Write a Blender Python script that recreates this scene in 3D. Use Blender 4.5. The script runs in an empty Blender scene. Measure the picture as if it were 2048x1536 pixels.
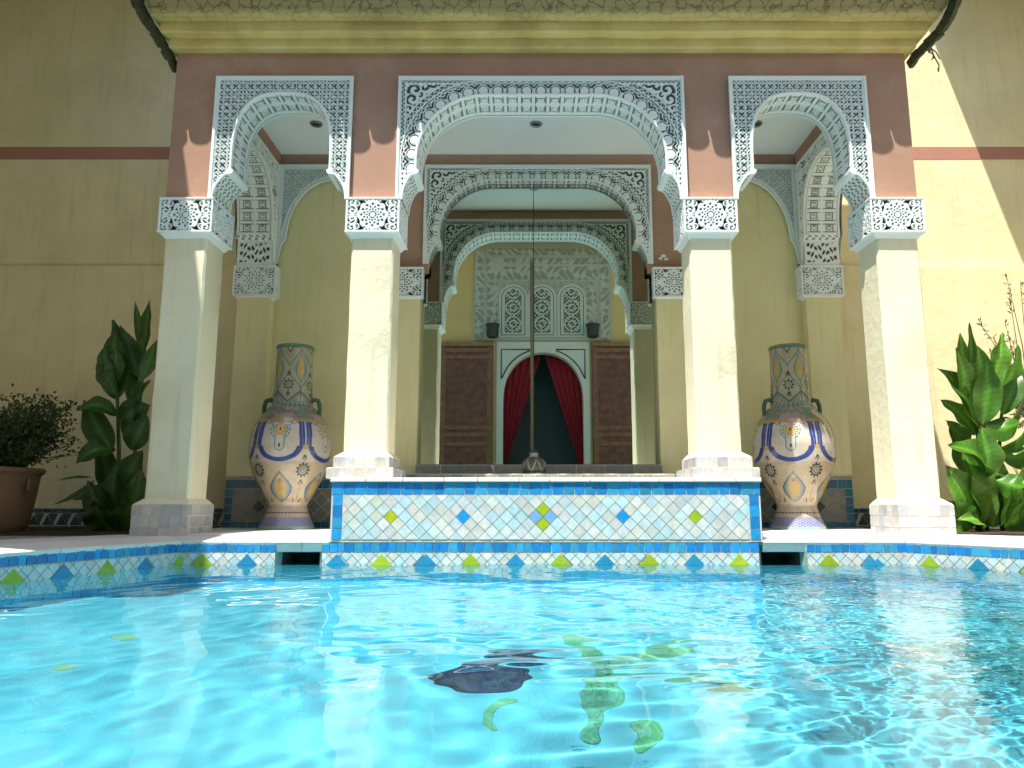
import bpy, bmesh, math, random
import numpy as np
from mathutils import Vector
random.seed(7); rng = np.random.default_rng(7)
PI = math.pi
sc = bpy.context.scene
COL = sc.collection
X0 = .155                                   # axis of the portico
TH = math.radians(9.29); F = 1480.0; CZ = .48

def at(px, py, Y):                          # a photo pixel at depth Y -> world point
    t = math.tan(TH + math.atan((768-py)/F)); Z = Y*t
    zc = Y*math.cos(TH) + Z*math.sin(TH)
    return Vector(((px-1050)/F*zc, Y, Z+CZ))

# ------------------------------------------------------------------ materials
def new_mat(name):
    m = bpy.data.materials.new(name); m.use_nodes = True
    nt = m.node_tree; return m, nt, nt.nodes['Principled BSDF']
def N(nt, typ, **kw):
    n = nt.nodes.new(typ)
    for k, v in kw.items(): setattr(n, k, v)
    return n
def noise(nt, scale, detail=4, rough=.6):
    tc = N(nt, 'ShaderNodeTexCoord'); n = N(nt, 'ShaderNodeTexNoise')
    n.inputs['Scale'].default_value = scale; n.inputs['Detail'].default_value = detail
    n.inputs['Roughness'].default_value = rough
    nt.links.new(tc.outputs['Object'], n.inputs['Vector']); return n
def ramp(nt, src, stops):
    r = N(nt, 'ShaderNodeValToRGB'); cr = r.color_ramp
    while len(cr.elements) < len(stops): cr.elements.new(.5)
    for e, (p, c) in zip(cr.elements, stops): e.position = p; e.color = (*c, 1)
    nt.links.new(src, r.inputs[0]); return r
def mixc(nt, fac, a, b, mode='MIX'):
    m = N(nt, 'ShaderNodeMix', data_type='RGBA', blend_type=mode)
    if isinstance(fac, (int, float)): m.inputs[0].default_value = fac
    else: nt.links.new(fac, m.inputs[0])
    for s, v in ((6, a), (7, b)):
        if isinstance(v, tuple): m.inputs[s].default_value = (*v, 1)
        else: nt.links.new(v, m.inputs[s])
    return m.outputs[2]
def stucco(name, col, var=.12, rough=.85, bump=.25, stain=None, stain_amt=.35, bscale=14, streak=0):
    m, nt, b = new_mat(name)
    n1 = noise(nt, 1.3, 5); n2 = noise(nt, 22, 6, .7); n3 = noise(nt, bscale, 8, .55)
    lo = tuple(c*(1-var) for c in col); hi = tuple(min(1, c*(1+var*.6)) for c in col)
    r = ramp(nt, n1.outputs[0], [(.35, lo), (.65, hi)])
    c = mixc(nt, .22, r.outputs[0], ramp(nt, n2.outputs[0], [(.35, lo), (.7, hi)]).outputs[0])
    if stain:
        sn = noise(nt, 2.7, 9, .72)
        sr = ramp(nt, sn.outputs[0], [(.5, (0, 0, 0)), (.72, (stain_amt,)*3)])
        c = mixc(nt, sr.outputs[0], c, stain)
    if streak:                               # rain runs and hairline marks
        tc = N(nt, 'ShaderNodeTexCoord'); mp = N(nt, 'ShaderNodeMapping'); mp.inputs['Scale'].default_value = (9, 9, .7)
        nt.links.new(tc.outputs['Object'], mp.inputs[0]); sn2 = N(nt, 'ShaderNodeTexNoise'); sn2.inputs['Scale'].default_value = 1.6; sn2.inputs['Detail'].default_value = 7
        nt.links.new(mp.outputs[0], sn2.inputs['Vector']); sr2 = ramp(nt, sn2.outputs[0], [(.54, (0,)*3), (.75, (streak,)*3)])
        c = mixc(nt, sr2.outputs[0], c, tuple(v*.62 for v in col))
        sp = noise(nt, 60, 3, .5); spr = ramp(nt, sp.outputs[0], [(.70, (0,)*3), (.76, (.5,)*3)]); c = mixc(nt, spr.outputs[0], c, tuple(v*.5 for v in col))
    nt.links.new(c, b.inputs['Base Color']); b.inputs['Roughness'].default_value = rough
    b.inputs['Specular IOR Level'].default_value = .25
    bp = N(nt, 'ShaderNodeBump'); bp.inputs['Strength'].default_value = bump; bp.inputs['Distance'].default_value = .012
    nt.links.new(n3.outputs[0], bp.inputs['Height']); nt.links.new(bp.outputs[0], b.inputs['Normal'])
    return m
def plain(name, col, rough=.5, metal=0, spec=.5, var=0, vscale=12, bump=0):
    m, nt, b = new_mat(name)
    b.inputs['Base Color'].default_value = (*col, 1); b.inputs['Roughness'].default_value = rough
    b.inputs['Metallic'].default_value = metal; b.inputs['Specular IOR Level'].default_value = spec
    if var:
        n1 = noise(nt, vscale, 5)
        r = ramp(nt, n1.outputs[0], [(.3, tuple(c*(1-var) for c in col)), (.7, tuple(min(1, c*(1+var)) for c in col))])
        nt.links.new(r.outputs[0], b.inputs['Base Color'])
    if bump:
        n2 = noise(nt, vscale*3, 6); bp = N(nt, 'ShaderNodeBump')
        bp.inputs['Strength'].default_value = bump; bp.inputs['Distance'].default_value = .01
        nt.links.new(n2.outputs[0], bp.inputs['Height']); nt.links.new(bp.outputs[0], b.inputs['Normal'])
    return m
def attr_mat(name, rough=.25, var=.15, vscale=30, bump=.15, spec=.5, coat=0, trans=0):
    m, nt, b = new_mat(name)
    a = N(nt, 'ShaderNodeAttribute', attribute_name='Col')
    n1 = noise(nt, vscale, 5)
    r = ramp(nt, n1.outputs[0], [(.3, (1-var,)*3), (.7, (1, 1, 1))])
    c = mixc(nt, 1.0, a.outputs['Color'], r.outputs[0], 'MULTIPLY')
    nt.links.new(c, b.inputs['Base Color']); b.inputs['Roughness'].default_value = rough
    b.inputs['Specular IOR Level'].default_value = spec; b.inputs['Coat Weight'].default_value = coat
    bp = N(nt, 'ShaderNodeBump'); bp.inputs['Strength'].default_value = bump; bp.inputs['Distance'].default_value = .005
    nt.links.new(n1.outputs[0], bp.inputs['Height']); nt.links.new(bp.outputs[0], b.inputs['Normal'])
    if trans:
        t = N(nt, 'ShaderNodeBsdfTranslucent'); nt.links.new(c, t.inputs[0])
        mx = N(nt, 'ShaderNodeMixShader'); mx.inputs[0].default_value = trans
        out = nt.nodes['Material Output']
        nt.links.new(b.outputs[0], mx.inputs[1]); nt.links.new(t.outputs[0], mx.inputs[2])
        nt.links.new(mx.outputs[0], out.inputs[0])
    return m

M = {}
M['cream']   = stucco('cream_stucco', (.76, .70, .38), .08, bump=.45, stain=(.84, .80, .6), stain_amt=.25, streak=.3)
M['column']  = stucco('column_paint', (.80, .75, .54), .07, .7, .5, stain=(.68, .62, .44), stain_amt=.3, streak=.35)
M['garden']  = stucco('garden_wall_paint', (.80, .71, .42), .12, bump=.7, stain=(.84, .77, .56), stain_amt=.5, bscale=7, streak=.3)
M['brown']   = stucco('terracotta_paint', (.43, .255, .18), .10, bump=.2, stain=(.60, .42, .33), stain_amt=.3)
M['stripe']  = stucco('stripe_paint', (.46, .22, .16), .08)
M['plaster'] = stucco('carved_plaster', (.81, .87, .845), .04, .6, .1)
M['recess']  = plain('plaster_hollow_shade', (.10, .11, .105), .9)  # carved hollows coloured dark, standing in for the shade inside them
M['recess2'] = plain('plaster_recess', (.27, .30, .29), .9)  # soffit hollows greyed, their shade put into the colour
M['ceiling'] = stucco('ceiling_plaster', (.86, .92, .90), .03, .7, .1)
def cornice_mat():
    m, nt, b = new_mat('cracked_ochre_paint')
    tc = N(nt, 'ShaderNodeTexCoord'); v = N(nt, 'ShaderNodeTexVoronoi', feature='DISTANCE_TO_EDGE')
    v.inputs['Scale'].default_value = 10
    n0 = noise(nt, 9, 4); mx = N(nt, 'ShaderNodeMix', data_type='RGBA'); mx.inputs[0].default_value = .12
    nt.links.new(tc.outputs['Object'], mx.inputs[6]); nt.links.new(n0.outputs['Color'], mx.inputs[7])
    nt.links.new(mx.outputs[2], v.inputs['Vector'])
    n1 = noise(nt, 1.8, 6)
    base = ramp(nt, n1.outputs[0], [(.3, (.46, .36, .13)), (.5, (.66, .52, .19)), (.7, (.76, .63, .30))])
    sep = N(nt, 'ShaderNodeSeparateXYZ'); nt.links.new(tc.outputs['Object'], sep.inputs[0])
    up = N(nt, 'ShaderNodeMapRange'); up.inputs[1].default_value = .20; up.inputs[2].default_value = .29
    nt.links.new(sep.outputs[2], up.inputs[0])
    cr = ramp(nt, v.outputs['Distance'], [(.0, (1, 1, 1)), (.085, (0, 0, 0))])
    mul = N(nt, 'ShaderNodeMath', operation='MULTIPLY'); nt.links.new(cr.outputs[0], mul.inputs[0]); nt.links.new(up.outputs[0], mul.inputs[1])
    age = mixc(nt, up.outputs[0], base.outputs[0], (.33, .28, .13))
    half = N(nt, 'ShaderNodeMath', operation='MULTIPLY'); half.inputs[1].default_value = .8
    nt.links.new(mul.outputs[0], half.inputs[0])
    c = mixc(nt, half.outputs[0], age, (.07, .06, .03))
    nt.links.new(c, b.inputs['Base Color']); b.inputs['Roughness'].default_value = .8
    bp = N(nt, 'ShaderNodeBump'); bp.inputs['Strength'].default_value = .4; bp.inputs['Distance'].default_value = .01
    nt.links.new(n0.outputs[0], bp.inputs['Height']); nt.links.new(bp.outputs[0], b.inputs['Normal'])
    return m
M['cornice'] = cornice_mat()
M['tile']    = attr_mat('glazed_tile', .2, .26, 17, .35, .5)
M['shadetile'] = attr_mat('old_tile', .4, .3, 18, .3, .4)
M['grout']   = stucco('grout', (.62, .62, .57), .2, stain=(.42, .38, .30), stain_amt=.5)
M['stone']   = stucco('white_marble_coping', (.74, .72, .68), .08, .45, .2, stain=(.6, .55, .46), stain_amt=.4)
M['roof']    = plain('green_roof_tile', (.045, .06, .035), .4, 0, .5, .5, 9, .4)
M['mirror']  = plain('mirror_glass', (.72, .84, .78), .0, 1)
M['black']   = plain('black_edge', (.03, .03, .03), .4)
M['chrome']  = plain('fixture_metal', (.25, .26, .25), .3, 1)
M['soil']    = plain('soil', (.05, .04, .03), .95, 0, .2, .4, 6, .6)
M['pot']     = stucco('terracotta_pot', (.30, .19, .10), .25, .8, .5, stain=(.2, .15, .1), stain_amt=.5)
M['paint']   = attr_mat('painted_ceramic', .24, .22, 9, .2, .5, .35)
M['green']   = plain('green_glaze', (.05, .11, .08), .25, 0, .5, .3, 20)
M['leaf']    = attr_mat('canna_leaf', .38, .3, 9, .2, .45, 0, .28)
M['smallleaf'] = attr_mat('small_leaf', .5, .3, 9, .1, .4, 0, .2)
M['bark']    = plain('stem', (.10, .12, .04), .7, 0, .3, .3)
M['wood']    = plain('old_wood', (.19, .075, .04), .6, 0, .4, .35, 5, .3)
M['curtain'] = plain('red_curtain', (.30, .02, .025), .85, 0, .2, .2, 8)
M['dark']    = plain('dim_room', (.035, .05, .045), .9)
M['pewter']  = attr_mat('pewter', .45, .3, 20, .2)

# ------------------------------------------------------------------ object plumbing
W = {}
def reg(o, w): W[o.name] = Vector(w)
def link(o, world, parent=None):
    COL.objects.link(o); world = Vector(world); reg(o, world)
    if parent is not None:
        o.parent = parent; o.location = world - W[parent.name]
    else: o.location = world
    return o
def tag(o, label=None, cat=None, group=None, kind=None):
    for k, v in (('label', label), ('category', cat), ('group', group), ('kind', kind)):
        if v: o[k] = v
    return o
def thing(name, loc, label, cat, group=None):
    o = bpy.data.objects.new(name, None); o.empty_display_size = .2
    link(o, loc); return tag(o, label, cat, group)
def mesh_np(name, V, Fq, mats, parent=None, matidx=None, smooth=False, cols=None, origin=None):
    """V (n,3); Fq list/array of faces (all same length) or list of lists"""
    V = np.asarray(V, dtype=np.float64)
    if origin is None:
        mn = V.min(0); mx = V.max(0); origin = ((mn[0]+mx[0])/2, (mn[1]+mx[1])/2, mn[2])
    me = bpy.data.meshes.new(name)
    Vl = (V - np.array(origin)).astype(np.float32)
    if isinstance(Fq, np.ndarray):
        nf, k = Fq.shape
        me.vertices.add(len(Vl)); me.vertices.foreach_set('co', Vl.ravel())
        me.loops.add(nf*k); me.loops.foreach_set('vertex_index', Fq.ravel().astype(np.int32))
        me.polygons.add(nf); me.polygons.foreach_set('loop_start', (np.arange(nf)*k).astype(np.int32))
        me.polygons.foreach_set('loop_total', np.full(nf, k, dtype=np.int32))
    else:
        me.from_pydata([tuple(v) for v in Vl], [], Fq); nf = len(Fq)
    me.update(calc_edges=True)
    if matidx is not None: me.polygons.foreach_set('material_index', np.asarray(matidx, dtype=np.int32))
    me.polygons.foreach_set('use_smooth', np.full(nf, bool(smooth)))
    if cols is not None:                     # per-vertex colours
        ca = me.color_attributes.new('Col', 'FLOAT_COLOR', 'POINT')
        c4 = np.ones((len(Vl), 4), dtype=np.float32); c4[:, :3] = cols
        ca.data.foreach_set('color', c4.ravel())
    for m in (mats if isinstance(mats, (list, tuple)) else [mats]): me.materials.append(m)
    me.validate()
    o = bpy.data.objects.new(name, me)
    return link(o, origin, parent)

class MB:
    def __init__(s): s.v = []; s.f = []; s.m = []; s.c = []; s.sm = False
    def add(s, vs, fs, mi=0, col=(1, 1, 1)):
        n = len(s.v); s.v += [tuple(v) for v in vs]; s.f += [[i+n for i in f] for f in fs]
        s.m += [mi]*len(fs); s.c += [col]*len(vs); return s
    def box(s, x0, x1, y0, y1, z0, z1, mi=0, col=(1, 1, 1)):
        v = [(x0, y0, z0), (x1, y0, z0), (x1, y1, z0), (x0, y1, z0), (x0, y0, z1), (x1, y0, z1), (x1, y1, z1), (x0, y1, z1)]
        f = [[0, 3, 2, 1], [4, 5, 6, 7], [0, 1, 5, 4], [1, 2, 6, 5], [2, 3, 7, 6], [3, 0, 4, 7]]
        return s.add(v, f, mi, col)
    def frustum(s, a, b, z0, z1, mi=0):      # a,b = (x0,x1,y0,y1)
        v = [(a[0], a[2], z0), (a[1], a[2], z0), (a[1], a[3], z0), (a[0], a[3], z0),
             (b[0], b[2], z1), (b[1], b[2], z1), (b[1], b[3], z1), (b[0], b[3], z1)]
        return s.add(v, [[0, 3, 2, 1], [4, 5, 6, 7], [0, 1, 5, 4], [1, 2, 6, 5], [2, 3, 7, 6], [3, 0, 4, 7]], mi)
    def tube(s, pts, r, n=8, mi=0, col=(1, 1, 1)):
        pts = [Vector(p) for p in pts]; rings = []
        for i, p in enumerate(pts):
            d = (pts[min(i+1, len(pts)-1)] - pts[max(i-1, 0)]).normalized()
            u = d.cross(Vector((0, 1, 0)) if abs(d.y) < .9 else Vector((1, 0, 0))).normalized(); w = d.cross(u)
            rr = r[i] if isinstance(r, (list, tuple)) else r
            rings.append([p + u*math.cos(2*PI*k/n)*rr + w*math.sin(2*PI*k/n)*rr for k in range(n)])
        vs = [q for g in rings for q in g]; fs = []
        for i in range(len(rings)-1):
            for k in range(n): fs.append([i*n+k, i*n+(k+1) % n, (i+1)*n+(k+1) % n, (i+1)*n+k])
        fs.append(list(range(n))[::-1]); fs.append([(len(rings)-1)*n+k for k in range(n)])
        return s.add(vs, fs, mi, col)
    def lathe(s, prof, c=(0, 0, 0), n=32, mi=0, col=(1, 1, 1)):
        vs = []; fs = []
        for r, z in prof:
            for k in range(n): vs.append((c[0]+r*math.cos(2*PI*k/n), c[1]+r*math.sin(2*PI*k/n), c[2]+z))
        for i in range(len(prof)-1):
            for k in range(n): fs.append([i*n+k, i*n+(k+1) % n, (i+1)*n+(k+1) % n, (i+1)*n+k])
        fs.append([k for k in range(n)][::-1]); fs.append([(len(prof)-1)*n+k for k in range(n)])
        return s.add(vs, fs, mi, col)
    def build(s, name, mats, parent=None, smooth=False, bevel=0, cols=False):
        o = mesh_np(name, np.array(s.v), s.f, mats, parent, s.m, smooth, np.array(s.c) if cols else None)
        if bevel:
            b = o.modifiers.new('bevel', 'BEVEL'); b.width = bevel; b.segments = 2; b.limit_method = 'ANGLE'
        return o

# ------------------------------------------------------------------ tiles laid as real pieces
def clip(poly, x0, x1, y0, y1):
    def cut(P, ax, val, keep):
        out = []
        for i in range(len(P)):
            a, b = P[i], P[(i+1) % len(P)]
            ia, ib = keep(a[ax], val), keep(b[ax], val)
            if ia: out.append(a)
            if ia != ib:
                t = (val-a[ax])/(b[ax]-a[ax]); out.append((a[0]+(b[0]-a[0])*t, a[1]+(b[1]-a[1])*t))
        return out
    ge = lambda a, v: a >= v-1e-9; le = lambda a, v: a <= v+1e-9
    for ax, v, k in ((0, x0, ge), (0, x1, le), (1, y0, ge), (1, y1, le)):
        if poly: poly = cut(poly, ax, v, k)
    return poly
def lay_tiles(name, polys, O, U, V, mat, parent, gap=.003, thick=.004, tilt=.012, grout=None):
    """polys: list of (points2d, colour). Each piece is inset, raised off the grout and a touch tilted."""
    O, U, V = Vector(O), Vector(U).normalized(), Vector(V).normalized(); Nn = U.cross(V)
    mb = MB()
    for P, col, *hx in polys:
        if len(P) < 3: continue
        cx = sum(p[0] for p in P)/len(P); cy = sum(p[1] for p in P)/len(P)
        r = max(math.hypot(p[0]-cx, p[1]-cy) for p in P)
        if r < .006: continue
        k = max(.5, 1-gap/r*1.4); tx, ty = random.gauss(0, tilt), random.gauss(0, tilt)
        top = []; bot = []
        for x, y in P:
            xx, yy = cx+(x-cx)*k, cy+(y-cy)*k
            h = thick + (hx[0] if hx else 0) + (x-cx)*tx + (y-cy)*ty
            top.append(O+U*xx+V*yy+Nn*h); bot.append(O+U*xx+V*yy-Nn*.002)
        n = len(P)
        mb.add(top+bot, [list(range(n))] + [[i, n+i, n+(i+1) % n, (i+1) % n] for i in range(n)], 0, col)
    return mb.build(name, mat, parent, cols=True)
def jit(c, a=.1, h=.04):
    k = 1+random.uniform(-a, a); return tuple(max(0, min(1, c[i]*k+random.uniform(-h, h)*c[i])) for i in range(3))
BLUE = [(.02, .25, .62), (.03, .33, .68), (.02, .22, .52), (.05, .36, .62), (.04, .28, .50)]
WHT = [(.66, .72, .70), (.60, .70, .70), (.70, .70, .64), (.55, .70, .74), (.68, .66, .58), (.62, .64, .60), (.52, .68, .72)]
GRN = (.38, .50, .03)
LBL = (.03, .27, .62)
def row(x0, x1, y0, y1, w, cols, jx=.12):
    out = []; x = x0
    while x < x1-1e-4:
        ww = w*(1+random.uniform(-jx, jx)); xe = min(x+ww, x1)
        if x1-xe < w*.4: xe = x1
        out.append(([(x, y0), (xe, y0), (xe, y1), (x, y1)], jit(random.choice(cols), .12))); x = xe
    return out
def diamonds(x0, x1, y0, y1, d, cols, special=None, ox=0, oy=0, par=0):
    """squares on edge with half diagonal d"""
    out = []; i0 = int((x0-ox)/d)-2; i1 = int((x1-ox)/d)+2; j0 = int((y0-oy)/d)-2; j1 = int((y1-oy)/d)+2
    for i in range(i0, i1+1):
        for j in range(j0, j1+1):
            if (i+j) % 2 != par: continue
            cx, cy = ox+i*d, oy+j*d
            P = clip([(cx+d, cy), (cx, cy+d), (cx-d, cy), (cx, cy-d)], x0, x1, y0, y1)
            if P and len(P) > 2:
                c = special(i, j, cx, cy) if special else None
                out.append((P, c or jit(random.choice(cols), .08)))
    return out

# ------------------------------------------------------------------ carved plaster reliefs
def S01(x): return np.clip(x, 0, 1)
def soft(d, w=.004): return S01(d/w+.5)      # 1 where d>0
def relief(name, x0, x1, z0, z1, hfun, keep, O, U, Vv, parent, depth=.02, step=.0065, thr=.42, base=None, mats=None):
    nx = int(round((x1-x0)/step)); nz = int(round((z1-z0)/step))
    xs = np.linspace(x0, x1, nx+1); zs = np.linspace(z0, z1, nz+1)
    X, Z = np.meshgrid(xs, zs); H = hfun(X, Z)
    O = np.array(O); U = np.array(U); Vv = np.array(Vv); Nn = np.cross(U, Vv)
    P = O + X[..., None]*U + Z[..., None]*Vv + (H*depth)[..., None]*Nn
    idx = np.arange((nx+1)*(nz+1)).reshape(nz+1, nx+1)
    q = np.stack([idx[:-1, :-1], idx[:-1, 1:], idx[1:, 1:], idx[1:, :-1]], -1).reshape(-1, 4)
    Xc = (X[:-1, :-1]+X[1:, 1:]).ravel()/2; Zc = (Z[:-1, :-1]+Z[1:, 1:]).ravel()/2
    Hc = (H[:-1, :-1]+H[:-1, 1:]+H[1:, 1:]+H[1:, :-1]).ravel()/4
    k = keep(Xc, Zc) if keep is not None else np.ones(len(Xc), bool)
    q = q[k]; Hc = Hc[k]
    used, inv = np.unique(q, return_inverse=True)
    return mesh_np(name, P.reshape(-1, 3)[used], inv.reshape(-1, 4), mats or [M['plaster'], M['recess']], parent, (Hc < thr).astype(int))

SPR = 3.60; TOPZ = 4.57; CAPT = 3.32
class Arch:
    """opening outline: half width hw(z); d(x,z) distance outside the opening"""
    def __init__(s, rect, hw, top, R=None, n=None, flare=.12, spr=SPR, straight=0):
        s.rect = rect; s.hw = hw; s.top = top; s.R = R; s.n = n; s.spr = spr; s.zs = spr+straight; s.fl = flare
    def half(s, z):
        z = np.asarray(z, float)
        t = S01((s.spr-z)/(s.spr-CAPT))
        low = s.hw + s.fl*(1-(1-t)**2.2)*(t > 0) + .02*(t > .1)
        if s.R:
            q = np.clip(z-(s.top-s.R), 0, s.R); up = s.hw-s.R+np.sqrt(np.maximum(s.R**2-q**2, 0))
        else:
            q = np.clip((z-s.zs)/(s.top-s.zs), 0, 1); up = s.hw*(1-q**s.n)**(1/s.n)
        return np.where(z < s.spr, low, np.where(z > s.top, -1, up))
    def d(s, x, z):
        x = np.abs(x)
        if s.R:
            qx = x-(s.hw-s.R); qz = z-(s.top-s.R)
            return np.hypot(np.maximum(qx, 0), np.maximum(qz, 0)) + np.minimum(np.maximum(qx, qz), 0) - s.R
        qz = np.maximum((z-s.zs)/(s.top-s.zs), 0); f = ((x/s.hw)**s.n + qz**s.n)**(1/s.n)
        return (f-1)*np.hypot(x, np.maximum(z-s.zs, 0))/np.maximum(f, .01)
    def s(s_, x, z):
        a = s_; xx = np.abs(x); flat = a.hw-a.R; zc = a.top-a.R
        ang = np.arctan2(xx-flat, z-zc)
        arc = flat + a.R*np.clip(ang, 0, PI/2)
        r = np.where(xx < flat, xx, np.where(z > zc, arc, flat+a.R*PI/2+(zc-z)))
        return r*np.sign(x)
    def keep(s):
        def k(x, z): return np.abs(x) > s.half(z)+.002
        return k
    def outline(s, n=90):
        zs = list(np.linspace(CAPT, s.spr-.001, 16)) + list(np.linspace(s.spr, s.top-.12, 22))
        zs += list(s.top-.12*(1-np.linspace(0, 1, 26)[1:])**2)
        P = [(float(s.half(z)), float(z)) for z in zs]
        # insert points across the flat top
        r = P[-1][0]
        L = [(x, z) for x, z in P]
        if r > .03: top = [(x, s.top) for x in np.linspace(r, -r, max(3, int(2*r/.04)))[1:-1]]
        else: top = []; 
        return L + top + [(-x, z) for x, z in reversed(P)]
A_MID = Arch(1.373, 1.19, 4.384, R=.65, flare=.105)
A_SIDE = Arch(.66, .47, 4.40, n=2.8, flare=.14, straight=.13)
A_BAY = Arch(.66, .55, 4.378, n=2.0, flare=.06, spr=3.62)
A_FLANK = Arch(.72, .56, 4.34, n=2.3, flare=.08, spr=3.60, straight=.05)

def frame_h(X, Z, a, t=.028):
    return np.maximum(np.maximum(soft(np.abs(X)-(a.rect-t)), soft(Z-(TOPZ-t))), 0)
def h_mid(X, Z):
    a = A_MID; d = a.d(X, Z); s = a.s(X, Z); P = .139
    u = (s/P+.5) % 1 - .5; us = u*P
    H = np.zeros_like(X)
    # row of round bosses and the straps round them
    r1 = np.hypot(us, d-.042)
    H = np.maximum(H, np.where(r1 < .046, .62+.38*np.sqrt(np.maximum(0, 1-(r1/.046)**2)), 0))
    for R_, w in ((.0585, .010), (.088, .010)):
        H = np.maximum(H, soft(w/2-np.abs(r1-R_))*.9)
    u2 = ((s/P) % 1 - .5)*P; r2 = np.hypot(u2, d-.042)
    H = np.maximum(H, soft(.005-np.abs(r2-.088))*.9*(d > .06))
    H = np.maximum(H, soft(.007-np.abs(np.abs(us)-.0695))*.8*(d < .07))
    # plain band and zigzag band
    H = np.maximum(H, soft(.009-np.abs(d-.150)))
    zz = np.abs(((s/.045) % 1)-.5)*2*.03
    H = np.maximum(H, soft(.0065-np.abs(d-.160-zz))*(d > .15))
    H = np.maximum(H, soft(.008-np.abs(d-.203)))
    # spandrel arabesque: nearest scroll
    sp = d > .21
    best = np.full_like(X, 9.); G = np.zeros_like(X)
    for cx, cz, rr in ((1.215, 4.44, .05), (1.13, 4.47, .045), (1.24, 4.34, .045), (1.05, 4.50, .035), (1.27, 4.24, .035), (1.17, 4.38, .03), (1.29, 4.14, .03), (.96, 4.51, .03)):
        dx = np.abs(X)-cx; dz = Z-cz; r = np.hypot(dx, dz)/rr; th = np.arctan2(dz, dx)
        g = .5+.5*np.sin(th*1.0+r*4.4+cx*20); m = r < best; best = np.where(m, r, best); G = np.where(m, g, G)
    H = np.where(sp, np.maximum(H, soft(G-.42, .25)*.9), H)
    # corner triangle border
    e = np.minimum(a.rect-.028-np.abs(X), TOPZ-.028-Z)
    tz = np.where(a.rect-np.abs(X) < TOPZ-Z, Z, X)
    zig = np.abs(((tz/.045) % 1)-.5)*2*.026
    bord = (e < .046) & (d > .155)
    H = np.where(bord, np.maximum(soft(.0065-np.abs(e-.006-zig)), soft(.008-np.abs(e-.042))), H)
    low = Z < SPR                                            # foot of the panel: pierced band
    q = np.minimum(np.abs(((X/.036) % 1)-.5)+np.abs((((Z)/.05) % 1)-.5), 1)
    H = np.where(low, soft(.30-q, .1)*0+soft(q-.26, .12), H)
    edge = np.abs(X)-a.half(Z)
    H = np.maximum(H, soft(.018-np.abs(edge-.0)))
    H = np.maximum(H, frame_h(X, Z, a))
    return H
def h_lattice(X, Z):
    a = A_SIDE; p = .0733
    u = (X/p+.5) % 1; v = (Z/p) % 1
    U2 = (u*2) % 1-.5; V2 = (v*2) % 1-.5
    # four leaf shaped holes round each node, leaning along the diagonals
    sgn = np.where((np.floor(u*2)+np.floor(v*2)) % 2 == 0, 1, -1)
    a1 = (U2+V2*sgn)/1.414; b1 = (U2-V2*sgn)/1.414
    hole = (np.abs(a1)/.50)**1.2+(np.abs(b1)/.31)**1.2
    H = soft(hole-1, .2)
    small = np.hypot((u*2+.5) % 1-.5, (v*2+.5) % 1-.5)
    H = np.minimum(H, soft(small-.15, .1))
    H = np.minimum(H, 1-.5*soft(.0025-np.minimum(np.abs((u+.5) % 1-.5), np.abs((v+.5) % 1-.5))*p, .003))
    edge = np.abs(X)-a.half(Z)
    dd = np.minimum(edge, np.where(Z > SPR, a.d(X, Z), 9))
    H = np.maximum(H, soft(.02-dd)); H = np.maximum(H, frame_h(X, Z, a, .034))
    return H
def h_fine(a):
    def f(X, Z):
        p = .036; u = ((X+Z)/p) % 1-.5; v = ((X-Z)/p) % 1-.5
        H = soft(np.maximum(np.abs(u), np.abs(v))-.31, .12)
        dd = np.minimum(np.abs(X)-a.half(Z), np.where(Z > a.spr, a.d(X, Z), 9))
        H = np.maximum(H, soft(.055-dd)); H = H - .25*soft(.006-np.abs(dd-.032))
        H = np.maximum(H, frame_h(X, Z, a, .05)); return H
    return f
def h_arabesque(a):
    def f(X, Z):
        ph = .5+.5*np.sin(X*60+3*np.sin(Z*31))*np.sin(Z*52+3*np.sin(X*27))
        H = soft(ph-.42, .2)
        dd = np.minimum(np.abs(X)-a.half(Z), np.where(Z > a.spr, a.d(X, Z), 9))
        H = np.maximum(H, soft(.05-dd)); H = np.maximum(H, frame_h(X, Z, a, .06)); return H
    return f
def h_rosette(w, h):
    def f(X, Z):
        r = np.hypot(X, Z); th = np.arctan2(Z, X); H = np.ones_like(X); Ro = h*.86
        n = 12
        for k, (r0, sz, ph) in enumerate(((.22, .05, 0), (.38, .06, .5), (.55, .07, 0), (.73, .08, .5))):
            a = ((th*n/(2*PI)+ph) % 1-.5)*2*PI/n*r; b = r-r0*Ro
            H = np.minimum(H, soft((np.abs(a)/(.0035+.013*r0))**1.3+(np.abs(b)/(sz*Ro*1.15))**1.3-1, .6))
        ring = Ro*(.93+.06*np.cos(th*8))
        H = np.where(r > ring, 0, H); H = np.where(np.abs(r-ring) < .006, 1, H)
        # leafy corners
        ax, az = np.abs(X), np.abs(Z); out = r > ring
        g = np.zeros_like(X)
        for cx, cz, rr in ((w-.055, h-.045, .026), (w-.06, .045, .03), (w-.10, h-.06, .02), (.06, h-.02, .02), (w-.02, .0, .02)):
            q = np.hypot(ax-cx, az-cz)/rr; t = np.arctan2(az-cz, ax-cx)
            g = np.maximum(g, soft(.5-np.abs(((q*.8+t/6.283) % 1)-.5)-.22, .15)*(q < 1.7))
        g = np.maximum(g, soft(.006-np.abs((ax-w*.45)*.75-(az-.0)*1.0)))
        g = np.maximum(g, soft(.005-np.abs(az)))
        H = np.where(out, np.maximum(H, g), H)
        e = np.minimum(w-ax, h-az); return np.maximum(H, soft(.018-e))
    return f
def h_soffit(P=.139):
    def f(S, Y):                             # S along the arch, Y across (0 .. D)
        pass
    return f

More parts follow.
